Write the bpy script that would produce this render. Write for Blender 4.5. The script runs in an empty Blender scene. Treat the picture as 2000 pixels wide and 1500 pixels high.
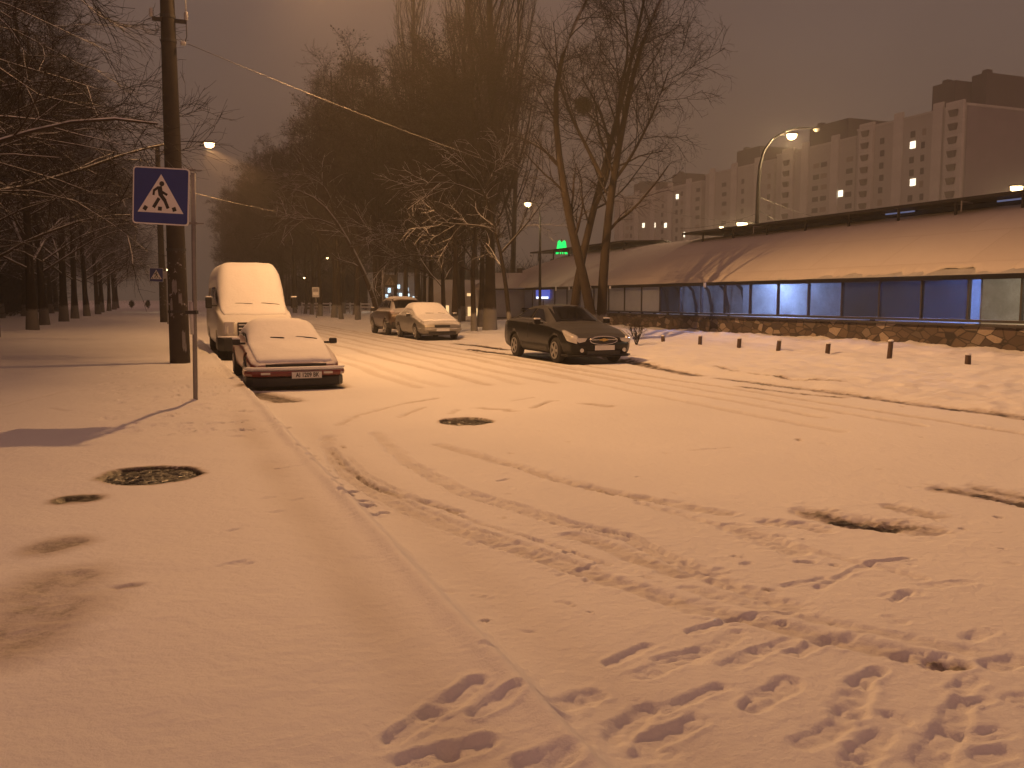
import bpy, math, random
import numpy as np
from mathutils import Vector, Matrix

rng = np.random.default_rng(11)
rnd = random.Random(5)
sc = bpy.context.scene
col = sc.collection
PI = math.pi
R = math.radians

# ------------------------------------------------------------------ camera, sky, exposure
F = 1730.0
PITCH = R(5.5)
ST, CT = math.sin(PITCH), math.cos(PITCH)
CAMZ = 1.6
cam_d = bpy.data.cameras.new('camera')
cam = bpy.data.objects.new('camera', cam_d)
col.objects.link(cam)
cam.location = (0, 0, CAMZ)
cam.rotation_euler = (PI / 2 - PITCH, 0, 0)
cam_d.sensor_width = 36
cam_d.lens = 36 * F / 2000
cam_d.clip_start = 0.1
cam_d.clip_end = 3000
sc.camera = cam

sc.view_settings.view_transform = 'Standard'
sc.view_settings.look = 'None'
sc.view_settings.exposure = 0.2
sc.view_settings.gamma = 1.0
sc.cycles.use_denoising = True
sc.cycles.max_bounces = 5
sc.cycles.diffuse_bounces = 3
sc.cycles.glossy_bounces = 2
sc.cycles.transmission_bounces = 3
sc.cycles.transparent_max_bounces = 8
sc.cycles.volume_bounces = 0
sc.cycles.sample_clamp_indirect = 3.0
sc.cycles.caustics_reflective = False
sc.cycles.caustics_refractive = False

world = bpy.data.worlds.new("World")
sc.world = world
world.use_nodes = True
wn = world.node_tree
wn.nodes.clear()
wo = wn.nodes.new('ShaderNodeOutputWorld')
wb = wn.nodes.new('ShaderNodeBackground')
wn.links.new(wb.outputs[0], wo.inputs[0])
tcw = wn.nodes.new('ShaderNodeTexCoord')
sepw = wn.nodes.new('ShaderNodeSeparateXYZ')
wn.links.new(tcw.outputs['Generated'], sepw.inputs[0])
rz = wn.nodes.new('ShaderNodeValToRGB')            # cloudy night sky: height
e = rz.color_ramp.elements
e[0].position = 0.0; e[0].color = (0.112, 0.078, 0.056, 1)
e[1].position = 0.9; e[1].color = (0.200, 0.112, 0.085, 1)
em = e.new(0.30); em.color = (0.118, 0.080, 0.066, 1)
wn.links.new(sepw.outputs['Z'], rz.inputs[0])
ry = wn.nodes.new('ShaderNodeMapRange')            # unseen warm fill added behind the viewer, as if city glow
ry.inputs[1].default_value = 0.2; ry.inputs[2].default_value = -0.9
ry.inputs[3].default_value = 0.0; ry.inputs[4].default_value = 1.0
wn.links.new(sepw.outputs['Y'], ry.inputs[0])
mx = wn.nodes.new('ShaderNodeMixRGB')
wn.links.new(ry.outputs[0], mx.inputs[0])
wn.links.new(rz.outputs[0], mx.inputs[1])
ncl = wn.nodes.new('ShaderNodeTexNoise')            # uneven cloud
ncl.inputs['Scale'].default_value = 2.2; ncl.inputs['Detail'].default_value = 4
wn.links.new(tcw.outputs['Generated'], ncl.inputs['Vector'])
mcl = wn.nodes.new('ShaderNodeMapRange')
mcl.inputs[1].default_value = .3; mcl.inputs[2].default_value = .7; mcl.inputs[3].default_value = .82; mcl.inputs[4].default_value = 1.18
wn.links.new(ncl.outputs['Fac'], mcl.inputs[0]); wn.links.new(mcl.outputs[0], wb.inputs[1])
mx.inputs[2].default_value = (0.45, 0.200, 0.138, 1)
wn.links.new(mx.outputs[0], wb.inputs[0])

LAMP_COL = (1.0, 0.500, 0.180)
LAMP1_W = 17500.0
LAMP2_W = 7000.0

# ------------------------------------------------------------------ placing helpers
ALPHA = math.atan2(0.393, 1.0)                     # the road runs this far left of the view axis
DX, DY = -math.sin(ALPHA), math.cos(ALPHA)
NX, NY = math.cos(ALPHA), math.sin(ALPHA)
X0 = 1.38
ROAD_W = 9.3


def ray(px, py):
    u = (px - 1000) / F
    v = (750 - py) / F
    return u, CT + v * ST, -ST + v * CT


def at(px, py, Y):
    a, b, c = ray(px, py)
    k = Y / b
    return Vector((a * k, Y, CAMZ + c * k))


def at_z(px, py, z):
    a, b, c = ray(px, py)
    k = (z - CAMZ) / c
    return Vector((a * k, b * k, z))


def W(s, t, z=0.0):
    return Vector((X0 + s * DX + t * NX, s * DY + t * NY, z))


def st(x, y):
    return (x - X0) * DX + y * DY, (x - X0) * NX + y * NY


# ------------------------------------------------------------------ noise
def _hash(ix, iy, seed):
    h = (ix.astype(np.int64) * 374761393 + iy.astype(np.int64) * 668265263 + seed * 974634777) & 0xffffffff
    h = ((h ^ (h >> 13)) * 1274126177) & 0xffffffff
    return ((h ^ (h >> 16)) & 0xffff) / 65535.0


def vnoise(x, y, seed=0):
    ix = np.floor(x); iy = np.floor(y)
    fx = x - ix; fy = y - iy
    fx = fx * fx * (3 - 2 * fx); fy = fy * fy * (3 - 2 * fy)
    a = _hash(ix, iy, seed); b = _hash(ix + 1, iy, seed)
    c = _hash(ix, iy + 1, seed); d = _hash(ix + 1, iy + 1, seed)
    return (a * (1 - fx) + b * fx) * (1 - fy) + (c * (1 - fx) + d * fx) * fy


def fbm(x, y, seed=0, o=3):
    r = 0; amp = 1; tot = 0
    for i in range(o):
        r = r + amp * vnoise(x * 2 ** i, y * 2 ** i, seed + i * 17)
        tot += amp; amp *= .5
    return r / tot - .5


def sstep(a, b, x):
    k = np.clip((x - a) / (b - a), 0, 1)
    return k * k * (3 - 2 * k)


# ------------------------------------------------------------------ mesh helpers
def link(o, parent=None):
    col.objects.link(o)
    if parent is not None:
        o.parent = parent
    return o


def np_mesh(name, V, Q, mat, parent=None, smooth=True, attr=None):
    V = np.asarray(V, dtype=np.float32); Q = np.asarray(Q, dtype=np.int32)
    me = bpy.data.meshes.new(name)
    n = Q.shape[1]
    me.vertices.add(len(V)); me.vertices.foreach_set('co', V.ravel())
    me.loops.add(Q.size); me.loops.foreach_set('vertex_index', Q.ravel())
    me.polygons.add(len(Q))
    me.polygons.foreach_set('loop_start', np.arange(0, Q.size, n, dtype=np.int32))
    if smooth:
        me.polygons.foreach_set('use_smooth', np.ones(len(Q), dtype=bool))
    me.update(calc_edges=True)
    if attr is not None:
        for k, a in attr.items():
            at_ = me.attributes.new(k, 'FLOAT', 'POINT')
            at_.data.foreach_set('value', np.asarray(a, dtype=np.float32))
    me.materials.append(mat)
    o = bpy.data.objects.new(name, me)
    return link(o, parent)


class MB:
    """collects shapes and links them as ONE mesh"""

    def __init__(s):
        s.v = []; s.f = []

    def add(s, vs, fs):
        b = len(s.v)
        s.v += [tuple(p) for p in vs]
        s.f += [tuple(i + b for i in f) for f in fs]
        return s

    def box(s, c, size, rot=None):
        hx, hy, hz = size[0] / 2, size[1] / 2, size[2] / 2
        vs = [Vector((x, y, z)) for z in (-hz, hz) for x, y in ((-hx, -hy), (hx, -hy), (hx, hy), (-hx, hy))]
        if rot is not None:
            vs = [rot @ p for p in vs]
        vs = [p + Vector(c) for p in vs]
        return s.add(vs, [(3, 2, 1, 0), (4, 5, 6, 7), (0, 1, 5, 4), (1, 2, 6, 5), (2, 3, 7, 6), (3, 0, 4, 7)])

    def tube(s, pts, rs, n=8, cap=True):
        pts = [Vector(p) for p in pts]
        if not hasattr(rs, '__len__'):
            rs = [rs] * len(pts)
        rings = []
        ref = None
        for i, p in enumerate(pts):
            t = (pts[min(i + 1, len(pts) - 1)] - pts[max(i - 1, 0)]).normalized()
            if ref is None:
                ref = Vector((0, 0, 1)) if abs(t.z) < .9 else Vector((1, 0, 0))
            a = t.cross(ref)
            if a.length < 1e-4:
                a = t.cross(Vector((0, 1, 0.3)))
            a.normalize(); b = a.cross(t)
            ref = b
            rings.append([p + (a * math.cos(2 * PI * k / n) + b * math.sin(2 * PI * k / n)) * rs[i] for k in range(n)])
        vs = [q for r in rings for q in r]
        fs = []
        for i in range(len(pts) - 1):
            for k in range(n):
                k2 = (k + 1) % n
                fs.append((i * n + k, i * n + k2, (i + 1) * n + k2, (i + 1) * n + k))
        if cap:
            fs.append(tuple(range(n - 1, -1, -1)))
            fs.append(tuple((len(pts) - 1) * n + k for k in range(n)))
        return s.add(vs, fs)

    def lathe(s, prof, n=20, axis='Z', c=(0, 0, 0)):
        vs = []
        for r, h in prof:
            for k in range(n):
                a = 2 * PI * k / n
                p = (r * math.cos(a), r * math.sin(a), h)
                if axis == 'X':
                    p = (p[2], p[0], p[1])
                elif axis == 'Y':
                    p = (p[0], p[2], p[1])
                vs.append((p[0] + c[0], p[1] + c[1], p[2] + c[2]))
        fs = []
        for i in range(len(prof) - 1):
            for k in range(n):
                k2 = (k + 1) % n
                fs.append((i * n + k, i * n + k2, (i + 1) * n + k2, (i + 1) * n + k))
        fs.append(tuple(range(n - 1, -1, -1)))
        fs.append(tuple((len(prof) - 1) * n + k for k in range(n)))
        return s.add(vs, fs)

    def prism(s, poly, y0, y1):
        """polygon in x,z extruded along y"""
        n = len(poly)
        vs = [(x, y0, z) for x, z in poly] + [(x, y1, z) for x, z in poly]
        fs = [tuple(range(n)), tuple(range(2 * n - 1, n - 1, -1))]
        for i in range(n):
            j = (i + 1) % n
            fs.append((i, i + n, j + n, j))
        return s.add(vs, fs)

    def build(s, name, mat, parent=None, smooth=False, bevel=0.0, fix=True):
        me = bpy.data.meshes.new(name)
        me.from_pydata(s.v, [], s.f)
        if fix:
            import bmesh
            bm = bmesh.new(); bm.from_mesh(me)
            bmesh.ops.recalc_face_normals(bm, faces=bm.faces)
            if bevel > 0:
                bmesh.ops.bevel(bm, geom=list(bm.edges), offset=bevel, segments=2, affect='EDGES', profile=.6)
            bm.to_mesh(me); bm.free()
        if smooth:
            me.polygons.foreach_set('use_smooth', np.ones(len(me.polygons), dtype=bool))
        me.materials.append(mat)
        me.update()
        o = bpy.data.objects.new(name, me)
        return link(o, parent)


def thing(name, label, cat, loc=(0, 0, 0), rotz=0.0, group=None):
    o = bpy.data.objects.new(name, None)
    o.empty_display_size = .3
    col.objects.link(o)
    o.location = loc; o.rotation_euler = (0, 0, rotz)
    return tag(o, label, cat, group)


def tag(o, label=None, cat=None, group=None, kind=None):
    if label: o['label'] = label
    if cat: o['category'] = cat
    if group: o['group'] = group
    if kind: o['kind'] = kind
    return o


def copy_thing(root, loc, rotz, scale=1.0, label=None, group=None):
    c = root.copy(); col.objects.link(c)
    c.location = loc; c.rotation_euler = (0, 0, rotz); c.scale = (scale, scale, scale)
    if label: c['label'] = label
    if group: c['group'] = group

    def kids(a, b):
        for ch in list(a.children):
            d = ch.copy(); col.objects.link(d); d.parent = b
            kids(ch, d)
    kids(root, c)
    return c


# ------------------------------------------------------------------ materials
def nt(name):
    m = bpy.data.materials.new(name); m.use_nodes = True
    n = m.node_tree
    p = n.nodes['Principled BSDF']
    return m, n, p


def noise_node(n, scale, detail=4, rough=.6, coord='Object', vec=None):
    t = n.nodes.new('ShaderNodeTexNoise')
    t.inputs['Scale'].default_value = scale
    t.inputs['Detail'].default_value = detail
    t.inputs['Roughness'].default_value = rough
    if vec is None:
        tc = n.nodes.new('ShaderNodeTexCoord')
        vec = tc.outputs[coord]
    n.links.new(vec, t.inputs['Vector'])
    return t


def mapr(n, sock, a, b, c, d):
    m = n.nodes.new('ShaderNodeMapRange')
    m.inputs[1].default_value = a; m.inputs[2].default_value = b
    m.inputs[3].default_value = c; m.inputs[4].default_value = d
    n.links.new(sock, m.inputs[0])
    return m.outputs[0]


def mixc(n, fac, a, b):
    m = n.nodes.new('ShaderNodeMixRGB')
    for i, v in enumerate((fac, a, b)):
        if hasattr(v, 'links'):
            n.links.new(v, m.inputs[i])
        elif i == 0:
            m.inputs[0].default_value = v
        else:
            m.inputs[i].default_value = (*v, 1)
    return m.outputs[0]


def math_node(n, op, a, b=None):
    m = n.nodes.new('ShaderNodeMath'); m.operation = op
    for i, v in enumerate((a, b)):
        if v is None: continue
        if hasattr(v, 'links'):
            n.links.new(v, m.inputs[i])
        else:
            m.inputs[i].default_value = v
    return m.outputs[0]


def bump(n, p, h, strength=.3, dist=.02):
    b = n.nodes.new('ShaderNodeBump')
    b.inputs['Strength'].default_value = strength
    b.inputs['Distance'].default_value = dist
    n.links.new(h, b.inputs['Height'])
    n.links.new(b.outputs[0], p.inputs['Normal'])


def plain(name, c, rough=.6, metal=0.0, var=.25, scale=6.0, bmp=0.0, coat=0.0, dust=0.0, spec=.5):
    """one colour with mottling; dust = snow lying thinly on the faces that look up"""
    m, n, p = nt(name)
    t = noise_node(n, scale)
    dark = tuple(x * (1 - var) for x in c); lite = tuple(min(1, x * (1 + var)) for x in c)
    o = mixc(n, t.outputs['Fac'], dark, lite)
    rsock = None
    if dust > 0:
        g = n.nodes.new('ShaderNodeNewGeometry')
        sp = n.nodes.new('ShaderNodeSeparateXYZ')
        n.links.new(g.outputs['Normal'], sp.inputs[0])
        up = mapr(n, sp.outputs['Z'], .35, .8, 0, 1)
        t2 = noise_node(n, 4, 7, .75)
        k = math_node(n, 'MULTIPLY', up, mapr(n, t2.outputs['Fac'], .25, .75, .6 * dust, dust))
        o = mixc(n, k, o, (.75, .75, .77))
        rsock = mapr(n, k, 0, .5, rough, .8)
    n.links.new(o, p.inputs['Base Color'])
    if rsock is not None:
        n.links.new(rsock, p.inputs['Roughness'])
    else:
        p.inputs['Roughness'].default_value = rough
    p.inputs['Metallic'].default_value = metal
    p.inputs['Coat Weight'].default_value = coat
    p.inputs['Specular IOR Level'].default_value = spec
    if bmp > 0:
        t3 = noise_node(n, scale * 5)
        bump(n, p, t3.outputs['Fac'], bmp, .01)
    return m


def emit(name, c, strength):
    m, n, p = nt(name)
    p.inputs['Base Color'].default_value = (*[min(1, x) for x in c], 1)
    p.inputs['Emission Color'].default_value = (*c, 1)
    p.inputs['Emission Strength'].default_value = strength
    return m


def snow_ground():
    m, n, p = nt('snow_ground')
    a = n.nodes.new('ShaderNodeAttribute'); a.attribute_name = 'bare'
    t = noise_node(n, 7.0, 6, .65)
    t2 = noise_node(n, 38.0, 5, .7)
    tw = noise_node(n, .6, 3, .5)
    f = math_node(n, 'ADD', math_node(n, 'MULTIPLY', t.outputs['Fac'], .55), math_node(n, 'MULTIPLY', t2.outputs['Fac'], .45))
    thr = math_node(n, 'SUBTRACT', math_node(n, 'ADD', a.outputs['Fac'], f), 1.0)
    k = mapr(n, thr, -.12, .22, 0, 1)
    base = mixc(n, tw.outputs['Fac'], (.72, .72, .735), (.80, .80, .81))
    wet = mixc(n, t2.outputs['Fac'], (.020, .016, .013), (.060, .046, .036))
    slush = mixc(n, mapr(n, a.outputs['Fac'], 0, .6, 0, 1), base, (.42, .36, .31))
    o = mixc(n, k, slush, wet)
    n.links.new(o, p.inputs['Base Color'])
    n.links.new(mapr(n, k, 0, 1, .75, .45), p.inputs['Roughness'])
    p.inputs['Specular IOR Level'].default_value = .25
    t3 = noise_node(n, 90.0, 4, .7)
    t4 = noise_node(n, 16.0, 5, .6)
    h = math_node(n, 'ADD', math_node(n, 'MULTIPLY', t3.outputs['Fac'], .25), t4.outputs['Fac'])
    bump(n, p, h, .42, .03)
    return m


def bark(name, c, snow=.5, white=0.0, wz=1.1, thr=.35):
    """bark, snow on the faces that look up, lime wash at the foot"""
    m, n, p = nt(name)
    tc = n.nodes.new('ShaderNodeTexCoord')
    t = noise_node(n, 9, 5, .7, vec=tc.outputs['Object'])
    o = mixc(n, t.outputs['Fac'], tuple(x * .5 for x in c), tuple(x * 1.5 for x in c))
    sp0 = n.nodes.new('ShaderNodeSeparateXYZ')
    n.links.new(tc.outputs['Object'], sp0.inputs[0])
    if white > 0:
        jit = math_node(n, 'ADD', sp0.outputs['Z'], math_node(n, 'MULTIPLY', t.outputs['Fac'], .35))
        kz = mapr(n, jit, wz + .12, wz + .22, white, 0)
        o = mixc(n, kz, o, (.42, .41, .38))
    if snow > 0:
        g = n.nodes.new('ShaderNodeNewGeometry')
        sp = n.nodes.new('ShaderNodeSeparateXYZ')
        n.links.new(g.outputs['Normal'], sp.inputs[0])
        t2 = noise_node(n, 3.0, 4, .7, vec=tc.outputs['Object'])
        up = mapr(n, sp.outputs['Z'], thr, thr + .25, 0, 1)
        k = math_node(n, 'MULTIPLY', up, mapr(n, t2.outputs['Fac'], .3, .55, snow * .4, snow))
        o = mixc(n, k, o, (.78, .78, .8))
    n.links.new(o, p.inputs['Base Color'])
    p.inputs['Roughness'].default_value = .9
    p.inputs['Specular IOR Level'].default_value = .15
    t5 = noise_node(n, 30, 4, .7, vec=tc.outputs['Object'])
    bump(n, p, t5.outputs['Fac'], .6, .02)
    return m


def glass_mat(name, tint, clear, rough=.08, haze=(.2, .22, .25)):
    m, n, p = nt(name)
    t = noise_node(n, 1.2, 5, .7)
    o = mixc(n, t.outputs['Fac'], tuple(x * .6 for x in haze), haze)
    n.links.new(o, p.inputs['Base Color'])
    p.inputs['Roughness'].default_value = rough
    tr = n.nodes.new('ShaderNodeBsdfTransparent')
    tr.inputs[0].default_value = (*tint, 1)
    ms = n.nodes.new('ShaderNodeMixShader')
    fk = mapr(n, t.outputs['Fac'], .3, .7, max(0, clear - .12), min(1, clear + .1))
    n.links.new(fk, ms.inputs[0])
    n.links.new(p.outputs[0], ms.inputs[1]); n.links.new(tr.outputs[0], ms.inputs[2])
    out = n.nodes['Material Output']
    n.links.new(ms.outputs[0], out.inputs['Surface'])
    return m


def stone_mat():
    m, n, p = nt('rubble_stone')
    tc = n.nodes.new('ShaderNodeTexCoord')
    mp = n.nodes.new('ShaderNodeMapping')
    mp.inputs['Scale'].default_value = (2.0, 2.5, 4.6)
    n.links.new(tc.outputs['Object'], mp.inputs[0])
    v = n.nodes.new('ShaderNodeTexVoronoi'); v.distance = 'EUCLIDEAN'
    v.inputs['Scale'].default_value = 1.0
    n.links.new(mp.outputs[0], v.inputs['Vector'])
    sp = n.nodes.new('ShaderNodeSeparateXYZ'); n.links.new(v.outputs['Color'], sp.inputs[0])
    rp = n.nodes.new('ShaderNodeValToRGB'); rp.color_ramp.interpolation = 'LINEAR'
    cs = [(0, (.030, .021, .016)), (.2, (.10, .072, .052)), (.36, (.045, .032, .026)), (.52, (.145, .108, .082)), (.66, (.075, .052, .040)),
          (.8, (.038, .030, .028)), (.90, (.26, .21, .17))]
    el = rp.color_ramp.elements
    el[0].position, el[0].color = cs[0][0], (*cs[0][1], 1)
    el[1].position, el[1].color = cs[1][0], (*cs[1][1], 1)
    for q, c in cs[2:]:
        x = el.new(q); x.color = (*c, 1)
    n.links.new(sp.outputs[0], rp.inputs[0])
    v2 = n.nodes.new('ShaderNodeTexVoronoi'); v2.feature = 'DISTANCE_TO_EDGE'
    v2.inputs['Scale'].default_value = 1.0
    n.links.new(mp.outputs[0], v2.inputs['Vector'])
    t = noise_node(n, 14, 5, .7, vec=tc.outputs['Object'])
    o = mixc(n, mapr(n, t.outputs['Fac'], .4, .8, 0, .35), rp.outputs[0], (.06, .045, .035))
    o = mixc(n, mapr(n, v2.outputs['Distance'], .02, .07, 1, 0), o, (.018, .014, .012))
    n.links.new(o, p.inputs['Base Color'])
    p.inputs['Roughness'].default_value = .85
    h = math_node(n, 'ADD', math_node(n, 'MULTIPLY', sp.outputs[1], .6), math_node(n, 'MULTIPLY', t.outputs['Fac'], .4))
    bump(n, p, h, .7, .04)
    return m


def pole_mat():
    """old concrete with torn paper scraps left on its lower part"""
    m, n, p = nt('old_concrete_pole')
    tc = n.nodes.new('ShaderNodeTexCoord')
    t = noise_node(n, 5, 5, .7, vec=tc.outputs['Object'])
    o = mixc(n, t.outputs['Fac'], (.014, .011, .009), (.045, .035, .028))
    sp = n.nodes.new('ShaderNodeSeparateXYZ'); n.links.new(tc.outputs['Object'], sp.inputs[0])
    t2 = noise_node(n, 8.5, 6, .75, vec=tc.outputs['Object'])
    band = math_node(n, 'MULTIPLY', mapr(n, sp.outputs['Z'], .9, 1.35, 0, 1), mapr(n, sp.outputs['Z'], 2.0, 2.7, 1, 0))
    k = math_node(n, 'MULTIPLY', mapr(n, t2.outputs['Fac'], .60, .64, 0, 1), band)
    o = mixc(n, k, o, (.36, .35, .38))
    n.links.new(o, p.inputs['Base Color'])
    p.inputs['Roughness'].default_value = .85
    t3 = noise_node(n, 40, 4, .7, vec=tc.outputs['Object'])
    bump(n, p, t3.outputs['Fac'], .5, .01)
    return m


def facade_mat(name, c, joint=.75):
    """concrete panels with joints"""
    m, n, p = nt(name)
    tc = n.nodes.new('ShaderNodeTexCoord')
    mp = n.nodes.new('ShaderNodeMapping'); mp.inputs['Rotation'].default_value = (R(90), 0, R(90))
    n.links.new(tc.outputs['Object'], mp.inputs[0])
    b = n.nodes.new('ShaderNodeTexBrick')
    b.offset = 0; b.inputs['Scale'].default_value = 1.0
    b.inputs['Brick Width'].default_value = 3.0; b.inputs['Row Height'].default_value = 2.8
    b.inputs['Mortar Size'].default_value = .05
    b.inputs['Color1'].default_value = (*c, 1)
    b.inputs['Color2'].default_value = (*[x * .85 for x in c], 1)
    b.inputs['Mortar'].default_value = (*[x * joint for x in c], 1)
    n.links.new(mp.outputs[0], b.inputs['Vector'])
    t = noise_node(n, .35, 5, .7, vec=tc.outputs['Object'])
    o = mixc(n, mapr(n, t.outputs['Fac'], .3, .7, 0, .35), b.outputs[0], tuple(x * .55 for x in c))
    n.links.new(o, p.inputs['Base Color'])
    p.inputs['Roughness'].default_value = .9
    return m


M = {}
M['snow'] = snow_ground()


def snow_plain(name, c=(.78, .78, .8), scale=14, st_=.3, dirt=0.0):
    m, n, p = nt(name)
    t = noise_node(n, scale, 6, .65)
    t2 = noise_node(n, 1.3, 4, .6)
    o = mixc(n, t2.outputs['Fac'], tuple(x * .9 for x in c), c)
    n.links.new(o, p.inputs['Base Color'])
    p.inputs['Roughness'].default_value = .75
    p.inputs['Specular IOR Level'].default_value = .25
    bump(n, p, t.outputs['Fac'], st_, .03)
    return m


M['snow_cap'] = snow_plain('snow_cap')
def roof_snow_mat():
    """thin old snow on sheet panels: each panel holds a little more or less"""
    m, n, p = nt('roof_snow')
    tc = n.nodes.new('ShaderNodeTexCoord')
    mp = n.nodes.new('ShaderNodeMapping'); mp.inputs['Rotation'].default_value = (0, 0, R(90))
    n.links.new(tc.outputs['Object'], mp.inputs[0])
    b = n.nodes.new('ShaderNodeTexBrick'); b.offset = .5
    for k_, v_ in (('Scale', 1.0), ('Brick Width', 3.24), ('Row Height', 1.7), ('Mortar Size', .035), ('Mortar Smooth', .6)):
        b.inputs[k_].default_value = v_
    b.inputs['Color1'].default_value = (.47, .44, .43, 1); b.inputs['Color2'].default_value = (.43, .395, .38, 1); b.inputs['Mortar'].default_value = (.40, .36, .345, 1)
    n.links.new(mp.outputs[0], b.inputs['Vector'])
    t = noise_node(n, .9, 6, .7, vec=tc.outputs['Object'])
    n.links.new(mixc(n, mapr(n, t.outputs['Fac'], .35, .7, 0, .7), b.outputs[0], (.43, .39, .38)), p.inputs['Base Color'])
    p.inputs['Roughness'].default_value = .8; p.inputs['Specular IOR Level'].default_value = .2
    t2 = noise_node(n, 7, 6, .7, vec=tc.outputs['Object'])
    bump(n, p, t2.outputs['Fac'], .4, .03)
    return m


M['roof_snow'] = roof_snow_mat()
M['kiosk_snow'] = snow_plain('roof_snow', (.40, .36, .35), 5, .25)
M['pole'] = pole_mat()
M['steel'] = plain('galvanised_steel', (.22, .21, .20), .5, .6, .3, 9, .1, dust=.7)
M['dark_steel'] = plain('dark_steel', (.03, .028, .027), .6, .2, .4, 5, .1, dust=.5)
M['lamp_post'] = plain('dark_lamp_post', (.012, .011, .010), .7, 0, .3, 5)
M['black'] = plain('black_plastic', (.012, .012, .012), .5, 0, .3, 8)
M['rubber'] = plain('tyre_rubber', (.016, .015, .014), .85, 0, .3, 20, .2)
M['rim'] = plain('alloy_rim', (.42, .41, .40), .35, .8, .2, 20)
M['chrome'] = plain('chrome', (.6, .6, .6), .2, 1.0, .05, 5)
M['dglass'] = plain('dark_car_glass', (.006, .006, .007), .05, 0, .1, 4, spec=.35)
M['frost'] = plain('frosted_glass', (.42, .42, .44), .7, 0, .3, 5)
M['lens'] = plain('headlight_lens', (.55, .53, .50), .15, .3, .25, 25, coat=1)
M['paint_red'] = plain('red_car_paint', (.15, .012, .007), .4, 0, .2, 4, coat=.4, dust=.9)
M['paint_black'] = plain('black_car_paint', (.006, .006, .006), .25, .0, .2, 4, coat=.06, dust=.09, spec=.22)
M['paint_silver'] = plain('silver_car_paint', (.20, .19, .17), .4, .4, .2, 4, coat=.4, dust=.9)
M['paint_brown'] = plain('brown_car_paint', (.07, .045, .03), .35, .3, .2, 4, coat=.5, dust=.75)
M['paint_van'] = plain('white_van_paint', (.52, .50, .44), .4, 0, .12, 3, coat=.3, dust=.9)
M['plate'] = plain('plate_white', (.62, .61, .58), .5, 0, .12, 30)
M['ink'] = plain('black_ink', (.012, .012, .012), .5, 0, .1, 5)
M['gold'] = plain('gold_emblem', (.5, .36, .12), .35, .8, .1, 5)
M['sign_blue'] = plain('sign_blue', (.012, .030, .20), .4, 0, .15, 4)
M['sign_white'] = plain('sign_white', (.72, .71, .70), .45, 0, .08, 5)
M['sign_dim'] = plain('dim_sign_face', (.17, .15, .13), .7, 0, .3, 12)  # weak lighting of the far sign put into its face colour
M['sign_back'] = plain('sign_edge', (.50, .50, .50), .4, .3, .1, 5)
def iron_mat():
    m, n, p = nt('cast_iron')
    tc = n.nodes.new('ShaderNodeTexCoord')
    v = n.nodes.new('ShaderNodeTexVoronoi'); v.feature = 'DISTANCE_TO_EDGE'; v.inputs['Scale'].default_value = 16
    n.links.new(tc.outputs['Object'], v.inputs['Vector'])
    t = noise_node(n, 9, 5, .7, vec=tc.outputs['Object'])
    n.links.new(mixc(n, t.outputs['Fac'], (.004, .003, .003), (.012, .009, .008)), p.inputs['Base Color'])
    p.inputs['Specular IOR Level'].default_value = .18
    n.links.new(mapr(n, t.outputs['Fac'], .4, .65, .15, .6), p.inputs['Roughness'])
    h = math_node(n, 'ADD', mapr(n, v.outputs['Distance'], 0, .12, 0, 1), math_node(n, 'MULTIPLY', t.outputs['Fac'], 1.2))
    bump(n, p, h, .45, .012)
    return m


M['iron'] = iron_mat()
M['wood'] = plain('weathered_wood', (.065, .038, .025), .85, 0, .45, 14, .6, dust=1.0)
M['stone'] = stone_mat()
M['bark_dark'] = bark('dark_bark', (.025, .019, .015), .25, .35, 1.0)
M['twig_dark'] = bark('dark_twigs', (.022, .016, .013), .12, 0, thr=.55)
M['bark_left'] = bark('lime_bark', (.018, .014, .012), .5, .32, 1.0)
M['twig_left'] = bark('lime_limbs', (.034, .025, .020), 1.0, 0, thr=.08)
M['twig_fine'] = bark('lime_twigs', (.018, .013, .011), .32, 0, thr=.4)
M['bark_snowy'] = bark('snowy_bark', (.045, .034, .026), .6, 0, thr=.15)
M['leaf'] = plain('dead_leaves', (.018, .013, .010), .8, 0, .5, 3)
M['mistletoe'] = plain('mistletoe_green', (.035, .035, .016), .8, 0, .4, 3)
M['facade'] = facade_mat('cream_panels', (.54, .55, .51))
M['facade_pale'] = facade_mat('pale_panels', (.60, .61, .57))
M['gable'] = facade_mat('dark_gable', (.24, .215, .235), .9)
M['techroof'] = plain('dark_roof_storey', (.07, .055, .05), .9, 0, .25, .4)
M['win'] = plain('dark_window', (.045, .04, .036), .2, 0, .3, 1)
M['win_dim'] = plain('curtained_window', (.20, .17, .13), .3, 0, .3, 1)
M['balc'] = plain('balcony_front', (.10, .08, .062), .8, 0, .3, 1)
M['wall_grey'] = plain('grey_render', (.28, .27, .28), .8, 0, .2, 1.5, .1)
M['inner'] = plain('pale_inner_wall', (.46, .44, .42), .8, 0, .2, .8)
M['panel_blue'] = emit('blue_panel_glow', (.10, .16, .75), .55)
M['panel_white'] = emit('white_panel_glow', (.75, .88, 1.0), 1.6)
M['glass_clear'] = glass_mat('dusty_glass', (.80, .86, .95), .82, .1, (.10, .11, .13))
M['glass_blue'] = glass_mat('blue_glass', (.42, .47, .56), .58, .25, (.05, .075, .15))
M['glass_milk'] = glass_mat('milky_glass', (.7, .74, .8), .30, .35, (.42, .47, .58))
M['cable'] = plain('snowy_cable', (.05, .045, .04), .7, 0, .2, 5, dust=1.0)
M['lamp_on'] = emit('sodium_glow', (1.0, .60, .28), 9.0)
M['lamp_far'] = emit('far_lamp_glow', (1.0, .74, .36), 9)
M['lamp_off'] = plain('unlit_lamp_glass', (.45, .44, .40), .3, 0, .1, 5)
M['tube_on'] = emit('tube_glow', (.55, .68, 1.0), 14)
M['green_on'] = emit('green_glow', (.0, .95, .16), 1.1)
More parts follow.
